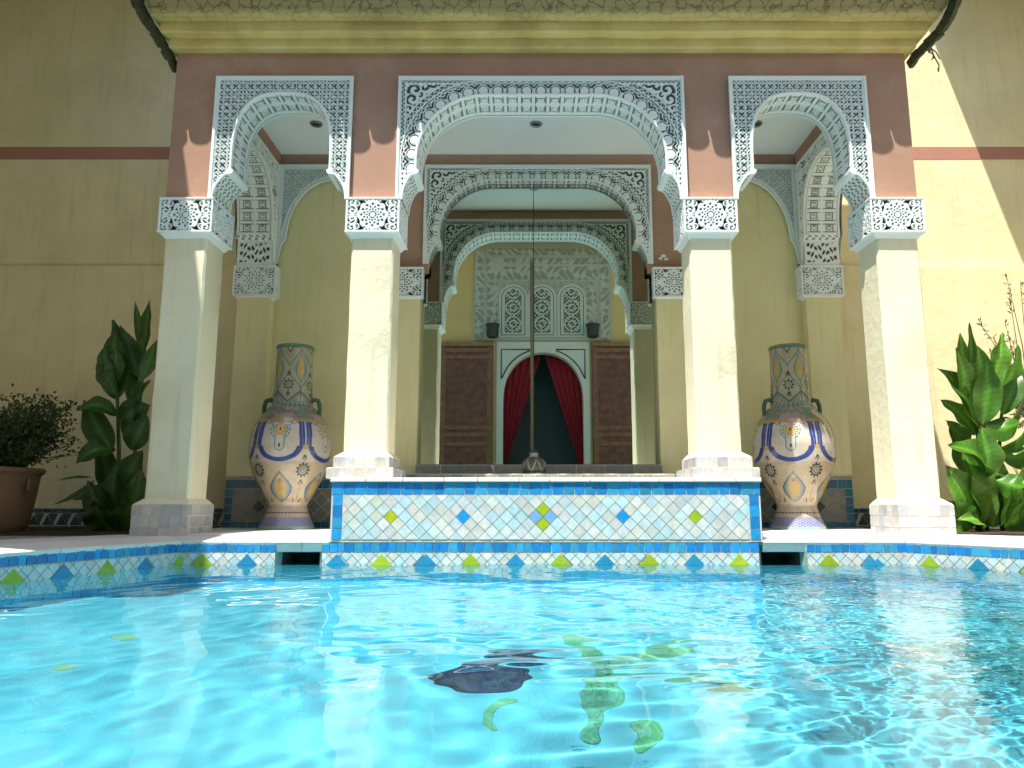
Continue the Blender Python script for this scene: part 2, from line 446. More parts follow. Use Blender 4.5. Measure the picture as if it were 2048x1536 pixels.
def soffit(name, a, y0, y1, O, U, Yd, parent, pat=True, step=.006):
    """inner skin of an arch; O+U*x+Z, depth direction Yd from y0 to y1"""
    pl = a.outline(); pts = np.array(pl); seg = np.hypot(*np.diff(pts, axis=0).T); L = np.r_[0, np.cumsum(seg)]
    n = int(L[-1]/step); ss = np.linspace(0, L[-1], n+1)
    px = np.interp(ss, L, pts[:, 0]); pz = np.interp(ss, L, pts[:, 1])
    tx = np.gradient(px); tz = np.gradient(pz); l = np.hypot(tx, tz); nx, nz = -tz/l, tx/l   # toward the void
    D = y1-y0; m = max(2, int(D/step)); ys = np.linspace(0, D, m+1)
    Sg, Yg = np.meshgrid(ss-L[-1]/2, ys, indexing='ij')
    if pat:
        P = .139; cw = D/2.3; yy = (Yg-(D-2*cw)/2)
        col = np.floor(yy/cw); v = (yy/cw) % 1-.5; u = (Sg/P+.5) % 1-.5
        sq = np.maximum(np.abs(u)*P, np.abs(v)*cw)-.040
        H = np.ones_like(Sg)
        H = np.minimum(H, 1-soft(.0035-np.abs(sq), .003))
        dg = np.minimum(np.abs(u*P-v*cw), np.abs(u*P+v*cw)); pet = np.minimum(np.abs(u*P), np.abs(v*cw)); H = np.where((sq < -.010) & (dg > .005) & (pet > .003), .2, H)
        hexd = np.maximum(np.abs(np.abs(u)-.5)*P-.018, 0)
        H = np.minimum(H, 1-soft(.003-np.abs(np.abs(np.abs(u)-.5)*P-.020-.0), .003)*(np.abs(v) < .42))
        H = np.where((yy < 0) | (yy > 2*cw), 1, H)
        edge = (np.abs(yy) < .004) | (np.abs(yy-2*cw) < .004); H = np.where(edge, .4, H)
        arcpart = (np.interp(ss, L, pts[:, 1]) > a.spr)[:, None]
        Hl = soft(.5+.5*np.sin(Sg*95)*np.sin(Yg*80+2*np.sin(Sg*50))-.4, .25)
        H = np.where(arcpart, H, Hl)
    else: H = np.ones_like(Sg)
    off = (H-1)*.008
    Xw = px[:, None]+nx[:, None]*off; Zw = pz[:, None]+nz[:, None]*off
    O = np.array(O); U = np.array(U); Yd = np.array(Yd)
    V = O + Xw[..., None]*U + (y0+Yg)[..., None]*Yd + Zw[..., None]*np.array([0, 0, 1.])
    idx = np.arange(V.shape[0]*V.shape[1]).reshape(V.shape[:2])
    q = np.stack([idx[:-1, :-1], idx[:-1, 1:], idx[1:, 1:], idx[1:, :-1]], -1).reshape(-1, 4)
    Hc = (H[:-1, :-1]+H[1:, :-1]+H[1:, 1:]+H[:-1, 1:]).ravel()/4
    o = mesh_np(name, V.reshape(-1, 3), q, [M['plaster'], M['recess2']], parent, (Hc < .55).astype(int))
    # springing mouldings (small shelf) on both jambs
    return o
def shelf_mb(mb, a, y0, y1, O, U, Yd, z=None):
    z = a.spr if z is None else z
    O, U, Yd = Vector(O), Vector(U), Vector(Yd)
    for sg in (-1, 1):
        prof = [(a.hw+.03, z-.035), (a.hw-.012, z-.03), (a.hw-.028, z-.01), (a.hw-.028, z+.012), (a.hw-.006, z+.02), (a.hw+.03, z+.02)]
        vs = [O+U*(sg*x)+Vector((0, 0, zz))+Yd*yy for yy in (y0, y1) for x, zz in prof]; n = len(prof)
        mb.add(vs, [list(range(n)), list(range(n, 2*n))[::-1]]+[[i, (i+1) % n, n+(i+1) % n, n+i] for i in range(n)])
def bead(mb, a, O, U, r=.012, dx=.004):
    O, U = Vector(O), Vector(U); pl = a.outline()
    mb.tube([O+U*x+Vector((0, 0, z)) for x, z in pl], r, 6)

# ================================================================== PORTICO
port = thing('portico', (X0, 6.6, .22), 'cream and terracotta pool portico with four square columns and carved white plaster arches', 'portico')
YF, YB = 6.62, 6.95                          # front wall faces
WT = 4.84
# front wall
mb = MB()
for x0, x1 in ((-3.55, -3.135), (-1.815, -1.373), (1.373, 1.815), (3.135, 3.55)):
    mb.box(X0+x0, X0+x1, YF, YB, CAPT-.01, TOPZ)
mb.box(X0-3.55, X0+3.55, YF, YB, TOPZ, WT+.3)
mb.build('front_wall', M['brown'], port)
# side walls (above the flank arches)
for sg in (-1, 1):
    mb = MB(); xa, xb = sorted((X0+sg*3.14, X0+sg*3.55))
    mb.box(xa, xb, YB, 8.5, TOPZ-.04, WT+.3)
    mb.box(xa, xb, YB+.002, 7.02, CAPT-.01, TOPZ-.04)
    mb.box(xa, xb, 8.40, 8.5, 3.22, TOPZ-.04)
    mb.build('side_wall', M['brown'], port)
# back wall: upper brown, lower cream
mb = MB()
mb.box(X0-3.55, X0+3.55, 8.502, 8.8, TOPZ-.02, WT+.3, 1)
for sg in (-1, 1):
    xa, xb = sorted((X0+sg*1.385, X0+sg*3.55))
    mb.box(xa, xb, 8.502, 8.8, .2, TOPZ-.02, 0)
    xa, xb = sorted((X0+sg*1.30, X0+sg*1.75)); mb.box(xa, xb, 8.496, 8.502, 3.2, TOPZ, 1)
    xa, xb = sorted((X0+sg*3.10, X0+sg*3.56)); mb.box(xa, xb, 8.497, 8.502, 3.2, TOPZ, 1)
mb.box(X0-3.13, X0+3.13, 8.492, 8.502, 4.57, 4.718, 1)
mb.box(X0-1.385, X0+1.385, 8.64, 8.8, .7, TOPZ-.02, 1)
mb.build('back_wall', [M['cream'], M['brown']], port)
mb = MB(); mb.box(X0-3.14, X0+3.14, YB, 8.5, 4.72, 4.85); mb.build('ceiling', M['ceiling'], port)
for x in (-2.475, 0, 2.475):
    mb = MB(); c = (X0+x*1.0-.03, 7.75, 4.70)
    mb.lathe([(.062, .02), (.07, .012), (.062, .0), (.045, .004), (.04, .012)], c, 24)
    mb.add([(c[0]+.04*math.cos(t*PI/8), c[1]+.04*math.sin(t*PI/8), c[2]+.008) for t in range(16)], [list(range(16))[::-1]], 1)
    mb.build('ceiling_light', [M['chrome'], M['dark']], port, True)

# arch panels --------------------------------------------------------------
def panel(a, hf, xc, face, inner, depthY, parent, soff=True, label=None, step=.0065):
    """front relief at Y=face looking -Y; if inner is given a second relief looks +Y there"""
    O = (xc, face, 0)
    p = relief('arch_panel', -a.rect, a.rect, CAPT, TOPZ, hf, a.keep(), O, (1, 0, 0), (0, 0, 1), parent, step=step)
    if label: p['label'] = label
    mb = MB(); bead(mb, a, (xc, face-.017, 0), (1, 0, 0))
    for sg in (-1, 1):
        xa, xb = sorted((xc+sg*(a.rect-.022), xc+sg*(a.rect+.003)))
        mb.box(xa, xb, face-.032, face+.0, CAPT+.001, TOPZ+.003)
    mb.box(xc-a.rect+.022, xc+a.rect-.022, face-.031, face+.0, TOPZ-.02, TOPZ+.0025)
    mb.box(xc-a.rect+.022, xc+a.rect-.022, face-.025, face+.0, TOPZ-.036, TOPZ-.0205)
    if soff:
        shelf_mb(mb, a, face-.03, face+depthY+.012, (xc, 0, 0), (1, 0, 0), (0, 1, 0))
    mb.build('moulding', M['plaster'], p, False)
    if soff: soffit('soffit', a, face-.018, face+depthY, (xc, 0, 0), (1, 0, 0), (0, 1, 0), p)
    if inner is not None:
        # the same carved panel on the room side
        q = bpy.data.objects.new('arch_panel', p.data); W_ = Vector(W[p.name])
        link(q, (W_.x, inner+(inner-W_.y)*0+.009, W_.z), parent); q.rotation_euler = (0, 0, PI)
        mb = MB()
        for sg in (-1, 1):
            xa, xb = sorted((xc+sg*(a.rect-.022), xc+sg*(a.rect+.003)))
            mb.box(xa, xb, inner, inner+.032, CAPT+.001, TOPZ+.003)
        mb.box(xc-a.rect+.022, xc+a.rect-.022, inner, inner+.031, TOPZ-.02, TOPZ+.0025)
        bead(mb, a, (xc, inner+.017, 0), (1, 0, 0))
        # moulding child uses world coords; parent is unrotated for it
        mo = mb.build('moulding', M['plaster'], None)
        wo = Vector(W[mo.name]); mo.parent = q
        d = wo-W[q.name]; mo.location = (-d.x, -d.y, d.z); mo.rotation_euler = (0, 0, -PI)
    return p
panel(A_MID, h_mid, X0, 6.605, 6.965, .36, port, label='wide carved arch panel with a row of round bosses')
for sg in (-1, 1):
    panel(A_SIDE, h_lattice, X0+sg*2.475, 6.605, 6.965, .36, port)
panel(A_MID, h_mid, X0, 8.495, None, .10, port)
for sg in (-1, 1):
    panel(A_BAY, h_fine(A_BAY), X0+sg*2.475, 8.484, None, .0, port, soff=False)
# flank arches (in the side walls)
for sg in (-1, 1):
    a = A_FLANK; xin = X0+sg*3.135; yc = 7.71
    U = (0, sg*1.0, 0) if sg < 0 else (0, 1, 0)
    # relief faces the room: normal = U x Z ; for left wall need +X -> U=+Y gives (1,0,0)x.. compute
    U = (0, 1, 0) if sg < 0 else (0, -1, 0)
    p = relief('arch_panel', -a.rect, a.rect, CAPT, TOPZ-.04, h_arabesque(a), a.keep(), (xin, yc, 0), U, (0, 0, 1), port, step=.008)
    mb = MB(); bead(mb, a, (xin-sg*.017, yc, 0), U)
    mb.build('moulding', M['plaster'], p)
    soffit('soffit', a, -.018, .40, (xin, yc, 0), U, (sg*1.0, 0, 0), p)
    # outside skin
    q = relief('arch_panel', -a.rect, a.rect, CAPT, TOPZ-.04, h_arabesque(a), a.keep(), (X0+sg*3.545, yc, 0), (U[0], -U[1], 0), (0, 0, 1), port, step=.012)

# columns, bases, capitals ----------------------------------------------------
def capital(xc, y0, y1, z0, z1, hw, parent, faces='flrb', ledge=True):
    dcp = (y1-y0)/2; yc = (y0+y1)/2; h = (z1-z0)/2; zc = (z0+z1)/2; t = .016
    mb = MB(); mb.box(xc-hw+t, xc+hw-t, y0+t, y1-t, z0+.004, z1-.002)
    mb.frustum((xc-hw+.05, xc+hw-.05, y0+.05, y1-.05), (xc-hw+t, xc+hw-t, y0+t, y1-t), z0-.05, z0+.0035)
    core = mb.build('capital', M['plaster'], parent)
    f = h_rosette(hw, h); f2 = h_rosette(dcp, h)
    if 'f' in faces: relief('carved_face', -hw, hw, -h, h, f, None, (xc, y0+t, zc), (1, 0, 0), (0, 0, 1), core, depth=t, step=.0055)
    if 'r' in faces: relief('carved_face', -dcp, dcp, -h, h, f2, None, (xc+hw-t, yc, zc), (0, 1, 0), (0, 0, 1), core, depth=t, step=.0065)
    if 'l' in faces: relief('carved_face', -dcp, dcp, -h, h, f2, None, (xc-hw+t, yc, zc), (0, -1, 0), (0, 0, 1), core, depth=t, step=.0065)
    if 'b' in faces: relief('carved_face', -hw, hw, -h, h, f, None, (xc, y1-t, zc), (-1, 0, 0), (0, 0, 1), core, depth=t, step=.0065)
    mb = MB(); e = .004                      # rims along the box edges
    mb.box(xc-hw-e, xc+hw+e, y0-e, y1+e, z1-.014, z1+.003); mb.build('rim', M['plaster'], core, False, .003)
    mb = MB(); mb.box(xc-hw-e, xc+hw+e, y0-e, y1+e, z0-.003, z0+.013); mb.build('rim', M['plaster'], core, False, .003)
    return core
WT2 = [(.58, .59, .58), (.52, .55, .56), (.56, .53, .51), (.60, .60, .58), (.50, .50, .52)]
def tiled_block(mbT, x0, x1, y0, y1, z0, z1, rows, cols):
    pass
def base_tiles(name, blocks, parent, cols, cap):
    """blocks: list of (x0,x1,y0,y1,z0,z1); tiles on front and both sides"""
    mb = MB()
    for b in blocks: mb.box(b[0]+.004, b[1]-.004, b[2]+.004, b[3]-.004, b[4], b[5])
    if cap: mb.frustum(*cap)
    base = mb.build('tiled_base', M['column'], parent, False, .006)
    for x0, x1, y0, y1, z0, z1 in blocks:
        nr = max(1, round((z1-z0)/.085)); hh = (z1-z0)/nr
        for nm, O, U, L in (('f', (x0, y0+.004, 0), (1, 0, 0), x1-x0), ('r', (x1-.004, y0, 0), (0, 1, 0), y1-y0), ('l', (x0+.004, y1, 0), (0, -1, 0), y1-y0), ('b', (x1, y1-.004, 0), (-1, 0, 0), x1-x0)):
            polys = []
            for k in range(nr): polys += row(0, L, z0+k*hh, z0+(k+1)*hh, .088, cols, .15)
            lay_tiles('tile_cladding', polys, O, U, (0, 0, 1), M['tile'], base)
    return base
def column(off, zb, inner):
    xc = X0+off; hw = .197; ya, yb = 6.60, 6.99
    b2 = (xc-.245, xc+.245, 6.53, 7.06)
    if inner:
        blocks = [(xc-.29, xc+.29, 6.40, 7.10, .705, .80), (xc-.245, xc+.245, 6.45, 7.05, .80, .895)]
        cap = ((xc-.243, xc+.243, 6.452, 7.048), (xc-hw-.002, xc+hw+.002, ya-.002, yb+.002), .895, .945); zt = .90
    else:
        blocks = [(xc-.245, xc+.245, 6.50, 7.04, .19, .485)]
        cap = ((xc-.243, xc+.243, 6.502, 7.038), (xc-hw-.002, xc+hw+.002, ya-.002, yb+.002), .485, .535); zt = .49
    n = 14; V = []; Fc = []
    # shaft: hand trowelled, edges a little soft and uneven
    loop = []
    for (cx, cy) in ((-1, -1), (1, -1), (1, 1), (-1, 1)):
        loop.append((cx, cy))
    mb = MB(); zs = np.linspace(zt, 2.99, n)
    ring = []
    k = .018
    for (cx, cy) in ((-1, -1), (1, -1), (1, 1), (-1, 1)):
        for dx, dy in (((0, -cy*k) if cx*cy > 0 else (-cx*k, 0)), ((-cx*k, 0) if cx*cy > 0 else (0, -cy*k))):
            ring.append((cx*hw+dx, cy*(yb-ya)/2+dy))
    for z in zs:
        for (x, y) in ring:
            V.append((xc+x+random.uniform(-1, 1)*.0025, (ya+yb)/2+y+random.uniform(-1, 1)*.0025, z))
    m_ = len(ring)
    for i in range(n-1):
        for j in range(m_): Fc.append([i*m_+j, i*m_+(j+1) % m_, (i+1)*m_+(j+1) % m_, (i+1)*m_+j])
    mb.add(V, Fc)
    c = mb.build('column', M['column'], port, True)
    bv = c.modifiers.new('edge', 'EDGE_SPLIT'); bv.split_angle = math.radians(40)
    base_tiles('tiled_base', blocks, c, WT2, cap)
    capital(xc, 6.55, 7.05, 2.985, CAPT, .25, port)
for off, inner in ((-3.32, False), (-1.577, True), (1.577, True), (3.32, False)): column(off, 0, inner)
# pilasters on the back wall
for off in (-3.32, -1.6, 1.6, 3.32):
    xc = X0+off; mb = MB(); hw = .20 if abs(off) > 2 else .215
    mb.box(xc-hw, xc+hw, 8.36 if abs(off) > 2 else 8.42, 8.502, .79, 2.92)
    mb.build('pilaster', M['cream'], port, False, .01)
    capital(xc, 8.33 if abs(off) > 2 else 8.39, 8.51, 2.89, 3.25, .245, port, faces='flr')
# upper piece under the flank arch springing
for sg in (-1, 1):
    xc = X0+sg*3.33
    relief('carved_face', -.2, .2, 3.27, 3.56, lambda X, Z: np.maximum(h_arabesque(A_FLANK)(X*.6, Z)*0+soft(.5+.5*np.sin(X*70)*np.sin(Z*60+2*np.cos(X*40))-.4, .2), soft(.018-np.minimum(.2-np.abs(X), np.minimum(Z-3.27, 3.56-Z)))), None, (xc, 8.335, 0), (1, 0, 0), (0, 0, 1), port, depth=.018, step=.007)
    mb = MB(); mb.box(xc-.2, xc+.2, 8.336, 8.5, 3.255, 3.62); mb.box(xc-.21, xc+.21, 8.32, 8.49, 3.56, 3.605); mb.build('impost', M['plaster'], port)

# cornice --------------------------------------------------------------------
prof = [(0.0, 4.84), (.075, 4.845), (.085, 4.86), (.085, 4.945), (.155, 4.95), (.17, 4.965), (.17, 5.065), (.25, 5.07), (.265, 5.085),
        (.29, 5.14), (.32, 5.18), (.355, 5.215), (.385, 5.235), (.40, 5.25), (.40, 5.5)]
mb = MB(); V = []; Fc = []; n = len(prof)
nseg = 60
stations = []
for p_, z in prof:
    rowv = []
    xl = X0-3.55-.62*p_; xr = X0+3.55+.95*p_
    rowv.append((xl, 8.5, z))
    for k in range(nseg+1):
        x = xl+(xr-xl)*k/nseg
        wob = .002*math.sin(x*3.1+z*9)+.0015*math.sin(x*7.7+z*31)+.001*math.sin(x*17+z*50)
        rowv.append((x, YF-p_-(wob if p_ > 0 else 0), z+(wob if p_ > 0 else 0)))
    rowv.append((xr, 8.5, z)); stations.append(rowv)
m_ = len(stations[0]); V = [v for r in stations for v in r]
for i in range(n-1):
    for j in range(m_-1): Fc.append([i*m_+j, i*m_+j+1, (i+1)*m_+j+1, (i+1)*m_+j])
mb.add(V, Fc); mb.build('cornice', M['cornice'], port)
# roof: barrel tiles; the lowest row ends in the scalloped edge that shades the wall
mb = MB(); x = X0-3.78; i = 0
def half_tile(mb, x, w, ya, za, yb, zb, convex_down, th=.012, nn=7):
    vs = []
    for (y, z) in ((ya, za), (yb, zb)):
        for r_ in (w/2, w/2-th):
            for k in range(nn):
                t = PI*k/(nn-1); s_ = -1 if convex_down else 1
                vs.append((x+math.cos(t)*r_, y, z+s_*math.sin(t)*r_*.85))
    fs = []
    for k in range(nn-1):
        fs += [[k, k+1, 2*nn+k+1, 2*nn+k], [nn+k+1, nn+k, 3*nn+k, 3*nn+k+1], [k+1, k, nn+k, nn+k+1], [2*nn+k, 2*nn+k+1, 3*nn+k+1, 3*nn+k]]
    mb.add(vs, fs)
while x < X0+3.80:
    j = random.uniform(-.025, .025); dz = random.uniform(-.012, .012)
    half_tile(mb, x, .235, 6.15+j, 5.335+dz, 7.2, 5.80, True)
    if i % 1 == 0: half_tile(mb, x+.125, .15, 6.22+random.uniform(-.03, .05), 5.38+random.uniform(-.01, .012), 7.2, 5.80, False)
    x += .25; i += 1
mb.box(X0-3.75, X0+3.85, 6.26, 8.5, 5.42, 5.46)
mb.build('roof_tiles', M['roof'], port)
# verge: dark tile ends that follow the cornice at both sides
for sg, path in ((-1, [(355, 140, 6.72), (347, 118, 6.62), (333, 93, 6.54), (318, 70, 6.47), (303, 48, 6.40), (290, 26, 6.33), (281, 4, 6.27), (275, -16, 6.22), (270, -40, 6.18)]),
                 (1, [(1816, 132, 6.70), (1826, 115, 6.62), (1843, 97, 6.55), (1861, 79, 6.48), (1878, 60, 6.42), (1892, 38, 6.35), (1902, 14, 6.28), (1908, -8, 6.23), (1912, -34, 6.18)])):
    mb = MB(); pts = [at(*p_) for p_ in path]
    for i in range(len(pts)-1):
        a_, b_ = pts[i], pts[i+1]
        for k in range(2):
            p0 = a_.lerp(b_, k/2); p1 = a_.lerp(b_, (k+1)/2+.15); r = .050+.030*(i/len(pts))+random.uniform(0, .018)
            d = (p1-p0).normalized(); u = Vector((sg, 0, 0)); w_ = d.cross(u).normalized(); u = u*random.uniform(.8, 1.25); p0 = p0+w_*random.uniform(-.012, .012)
            vs = []
            for q in (p0, p1):
                for t in range(7):
                    an = PI*t/6; vs.append(q+u*(math.sin(an)*r)+w_*(math.cos(an)*r))
            fs = [[t, t+1, 8+t, 7+t] for t in range(6)]+[list(range(7)), list(range(7, 14))[::-1], [0, 7, 13, 6]]
            mb.add(vs, fs)
    mb.build('verge_tiles', M['roof'], port)

# dado tiles inside, floor
for sg in (-1, 1):
    xa, xb = sorted((X0+sg*1.80, X0+sg*3.50))
    mb = MB(); mb.box(xa, xb, 8.335, 8.503, .2, .80); base = mb.build('tiled_dado', M['shadetile'] if False else M['grout'], port)
    L = xb-xa; DB = [(.02, .13, .22), (.02, .17, .26)]; DG = [(.20, .22, .19), (.24, .25, .21)]
    polys = row(0, L, .66, .76, .09, DB)+row(0, L, .2, .30, .09, DB)+row(0, L, .76, .80, .15, [(.35, .33, .25)])
    for k in range(4): polys += row(0, .09, .30+k*.09, .39+k*.09, .09, DB)+row(L-.09, L, .30+k*.09, .39+k*.09, .09, DB)
    def spc(i, j, cx, cy):
        return (.03, .05, .05) if (i % 6 == 0 and j == 0) else None
    polys += diamonds(.09, L-.09, .30, .66, .0775, DG, spc, L/2, .46)
    lay_tiles('dado_tiles', polys, (xa, 8.334, 0), (1, 0, 0), (0, 0, 1), M['tile'], base)
mb = MB()
for (x, y, r) in ((1326, 512, .036), (1332, 518, .034), (1321, 517, .030)):
    c_ = at(x, y, 8.490); k_ = 9
    mb.add([(c_.x+r*random.uniform(.5, 1.2)*math.cos(2*PI*i/k_), 8.4925, c_.z+r*.7*random.uniform(.5, 1.2)*math.sin(2*PI*i/k_)) for i in range(k_)], [list(range(k_))])
o = mb.build('chipped_paint', M['plaster'], port); o['label'] = 'small pale chips where the terracotta paint has flaked'
# stepped ledge under the mirror
mb = MB(); mb.box(X0-1.38, X0+1.38, 7.60, 8.30, .70, .795); mb.box(X0-1.38, X0+1.38, 8.30, 8.64, .70, .925)
led = mb.build('ledge', M['grout'], port, False, .006)
LG = [(.30, .30, .25), (.36, .36, .30), (.26, .27, .24)]
lay_tiles('ledge_tiles', row(0, 2.76, .705, .79, .12, LG), (X0-1.38, 7.599, 0), (1, 0, 0), (0, 0, 1), M['tile'], led)
lay_tiles('ledge_tiles', row(0, 2.76, .797, .92, .30, LG), (X0-1.38, 8.299, 0), (1, 0, 0), (0, 0, 1), M['tile'], led)

# ================================================================== MIRROR
mir = thing('mirror', (X0, 8.6, .93), 'tall two-panel wall mirror filling the central arch of the portico', 'mirror')
SX = at(1067, 600, 8.6).x
for xa, xb in ((X0-1.38, SX-.004), (SX+.004, X0+1.38)):
    mb = MB(); mb.box(xa, xb, 8.60, 8.61, .93, 4.50); mb.build('mirror_panel', M['mirror'], mir)
mb = MB(); mb.box(X0-1.38, X0+1.38, 8.612, 8.63, .93, 4.5); mb.box(X0-1.38, X0+1.38, 8.58, 8.611, .926, .945)
mb.build('frame', M['black'], mir)

# ================================================================== PLINTH
PX0, PX1, PY = -1.60, 1.945, 6.185
pl = thing('tiled_plinth', ((PX0+PX1)/2, 6.6, .18), 'raised plinth faced in pale diamond tiles with blue borders below the central arch', 'plinth')
mb = MB(); mb.box(PX0, PX1, PY+.004, 8.49, .183, .665); mb.box(PX0-.03, PX0+.001, 6.38, 7.12, .19, .66); mb.box(PX1-.001, PX1+.03, 6.38, 7.12, .19, .66)
mb.build('body', M['grout'], pl)
mb = MB(); x = PX0-.012
while x < PX1+.01:
    xe = min(x+random.uniform(.24, .36), PX1+.012)
    if PX1+.012-xe < .15: xe = PX1+.012
    mb.box(x+.0015, xe-.0015, PY-.02+random.uniform(-.003, .003), 7.6, .668, .705+random.uniform(-.002, .002)); x = xe
mb.build('coping', M['stone'], pl, False, .006)
L = PX1-PX0
bt = row(0, L, .565, .664, .092, BLUE)
for k in range(4):
    z0 = .20+k*.0915
    bt += row(.012, .095, z0, z0+.0915, .09, BLUE)+row(L-.095, L-.012, z0, z0+.0915, .09, BLUE)
lay_tiles('tile_border', bt, (PX0, PY+.003, 0), (1, 0, 0), (0, 0, 1), M['tile'], pl)
dd = .0597
cxp = at(1086, 1030, PY).x-PX0; czp = .385
def spec_pl(i, j, cx, cy):
    if (i, j) in ((0, 1), (0, -1)): return (.40, .50, .02)
    if (i, j) in ((1, 0), (-1, 0)): return (.22, .42, .75)
    if j == 0 and i in (-11, 11): return (.02, .32, .80)
    if j == 0 and i in (-21, 21): return (.48, .52, .02) if i < 0 else (.36, .50, .02)
    return None
lay_tiles('tile_panel', diamonds(.097, L-.097, .202, .563, dd, WHT, spec_pl, cxp, czp, 1), (PX0, PY+.003, 0), (1, 0, 0), (0, 0, 1), M['tile'], pl)

# ================================================================== POOL
pool = thing('swimming_pool', (0, 3, 0), 'turquoise tiled swimming pool with a blue tile border and white stone edge', 'swimming pool')
PO = [(-2.81, 6.2), (-3.26, 4.7), (-3.95, 2.4), (-3.95, -2.2), (4.7, -2.2), (4.7, 3.3), (3.62, 5.35), (3.12, 6.2)]   # water outline, counter clockwise seen from below
DEPTH = -1.25
def mosaic_mat(k=1.):
    m, nt, b = new_mat('mosaic_tesserae')
    a = N(nt, 'ShaderNodeAttribute', attribute_name='Col'); tc = N(nt, 'ShaderNodeTexCoord')
    v = N(nt, 'ShaderNodeTexVoronoi'); v.inputs['Scale'].default_value = 32; nt.links.new(tc.outputs['Object'], v.inputs['Vector'])
    e = N(nt, 'ShaderNodeTexVoronoi', feature='DISTANCE_TO_EDGE'); e.inputs['Scale'].default_value = 32; nt.links.new(tc.outputs['Object'], e.inputs['Vector'])
    sep = N(nt, 'ShaderNodeSeparateColor'); nt.links.new(v.outputs['Color'], sep.inputs[0])
    pick = ramp(nt, sep.outputs[0], [(.0, (.0,)*3), (.6, (.06*k,)*3), (.85, (.22*k,)*3), (1., (.4*k,)*3)])
    c = mixc(nt, pick.outputs[0], a.outputs['Color'], (.16, .56, .62))
    g = ramp(nt, e.outputs['Distance'], [(.02, (.35*k,)*3), (.05, (0,)*3)])
    nt.links.new(mixc(nt, g.outputs[0], c, (.35, .62, .66)), b.inputs['Base Color']); b.inputs['Roughness'].default_value = .5
    return m
M['poolfloor'] = mosaic_mat(); M['darkmosaic'] = mosaic_mat(.22)
def pool_plaster():
    m, nt, b = new_mat('pool_plaster')
    n1 = noise(nt, .9, 5); n2 = noise(nt, 7, 5)
    r = ramp(nt, n1.outputs[0], [(.3, (.09, .52, .71)), (.7, (.15, .62, .78))])
    r2_ = ramp(nt, n2.outputs[0], [(.35, (.86, .94, .96)), (.6, (1, 1, 1))])
    nt.links.new(mixc(nt, 1.0, r.outputs[0], r2_.outputs[0], 'MULTIPLY'), b.inputs['Base Color'])
    b.inputs['Roughness'].default_value = .5; b.inputs['Specular IOR Level'].default_value = .2
    return m
M['poolshell'] = pool_plaster()
mb = MB(); n = len(PO)
mb.add([(x, y, DEPTH) for x, y in PO], [list(range(n))[::-1]])
fl = mb.build('pool_floor', M['poolshell'], pool)
fl.data.flip_normals()
mb = MB()
for i in range(n):
    a_, b_ = PO[i], PO[(i+1) % n]
    mb.add([(a_[0], a_[1], DEPTH), (b_[0], b_[1], DEPTH), (b_[0], b_[1], .17), (a_[0], a_[1], .17)], [[0, 1, 2, 3]])
shell = mb.build('pool_wall', M['poolshell'], pool)
def wall_run(name, A, B, frieze=True, holes=(), first=0, period=.375, off=0.):
    """A->B seen from the water with A on the left"""
    A = Vector((A[0], A[1], 0)); B = Vector((B[0], B[1], 0)); U = (B-A).normalized(); L = (B-A).length
    spans = [(0, L)]
    for h0, h1 in holes:
        new = []
        for s0, s1 in spans:
            if h1 <= s0 or h0 >= s1: new.append((s0, s1)); continue
            if h0 > s0: new.append((s0, h0))
            if h1 < s1: new.append((h1, s1))
        spans = new
    Nn = U.cross(Vector((0, 0, 1))); O = A+Nn*.004
    polys = []
    for s0, s1 in spans: lay_tiles('tile_border', row(s0, s1, .098, .176, .068, BLUE, .2), O, U, (0, 0, 1), M['tile'], pool, tilt=.02)
    for s0, s1 in spans:
        mb = MB(); q = [O+U*s0-Nn*.003, O+U*s1-Nn*.003]
        mb.add([q[0]+Vector((0, 0, -.13)), q[1]+Vector((0, 0, -.13)), q[1]+Vector((0, 0, .178)), q[0]+Vector((0, 0, .178))], [[0, 1, 2, 3]])
        mb.build('tile_backing', M['grout'], pool)
        polys = []
        def keepbig(P):
            cx = sum(p[0] for p in P)/len(P); cy = sum(p[1] for p in P)/len(P)
            k = round((cx-off)/period); return abs(cx-(off+k*period))+abs(cy+.022) > .085
        for P, c in diamonds(s0, s1, -.09, .096, .048, WHT, None, off, -.022):
            if keepbig(P): polys.append((P, c))
        k0 = int((s0-off)/period)-1; k1 = int((s1-off)/period)+1
        for k in range(k0, k1+1):
            cx = off+k*period; P = clip([(cx+.112, -.022), (cx, .09), (cx-.112, -.022), (cx, -.134)], s0, s1, -.134, .096)
            if P and len(P) > 2: polys.append((P, jit((.03, .28, .50) if (k+first) % 2 else GRN, .12), .003))
        for r_ in range(9): polys += row(s0, s1, -.14-.11*(r_+1), -.14-.11*r_, .11, [(.14, .60, .72), (.18, .66, .76)], .05)
        o = lay_tiles('tile_frieze', polys, O, U, (0, 0, 1), M['tile'], pool, tilt=.015)
    return o
SK = [(-2.04, -1.66), (1.915, 2.305)]
BX0, BX1 = -2.81, 3.12
wr = wall_run('back', (BX0, 6.2), (BX1, 6.2), holes=[(s[0]-BX0, s[1]-BX0) for s in SK], off=at(763, 1125, 6.2).x-BX0, period=(at(1478, 1125, 6.2).x-at(763, 1125, 6.2).x)/8, first=0)
LL = math.hypot(.45, 1.5); LR = math.hypot(.5, .85)
wall_run('left', (-3.95, 2.4), (-3.26, 4.7), off=.1)
wall_run('left', (-3.26, 4.7), (-2.81, 6.2), off=.10, period=.36)
wall_run('right', (3.12, 6.2), (3.62, 5.35), off=.20, period=.375)
wall_run('right', (3.62, 5.35), (4.7, 3.3), off=.05)
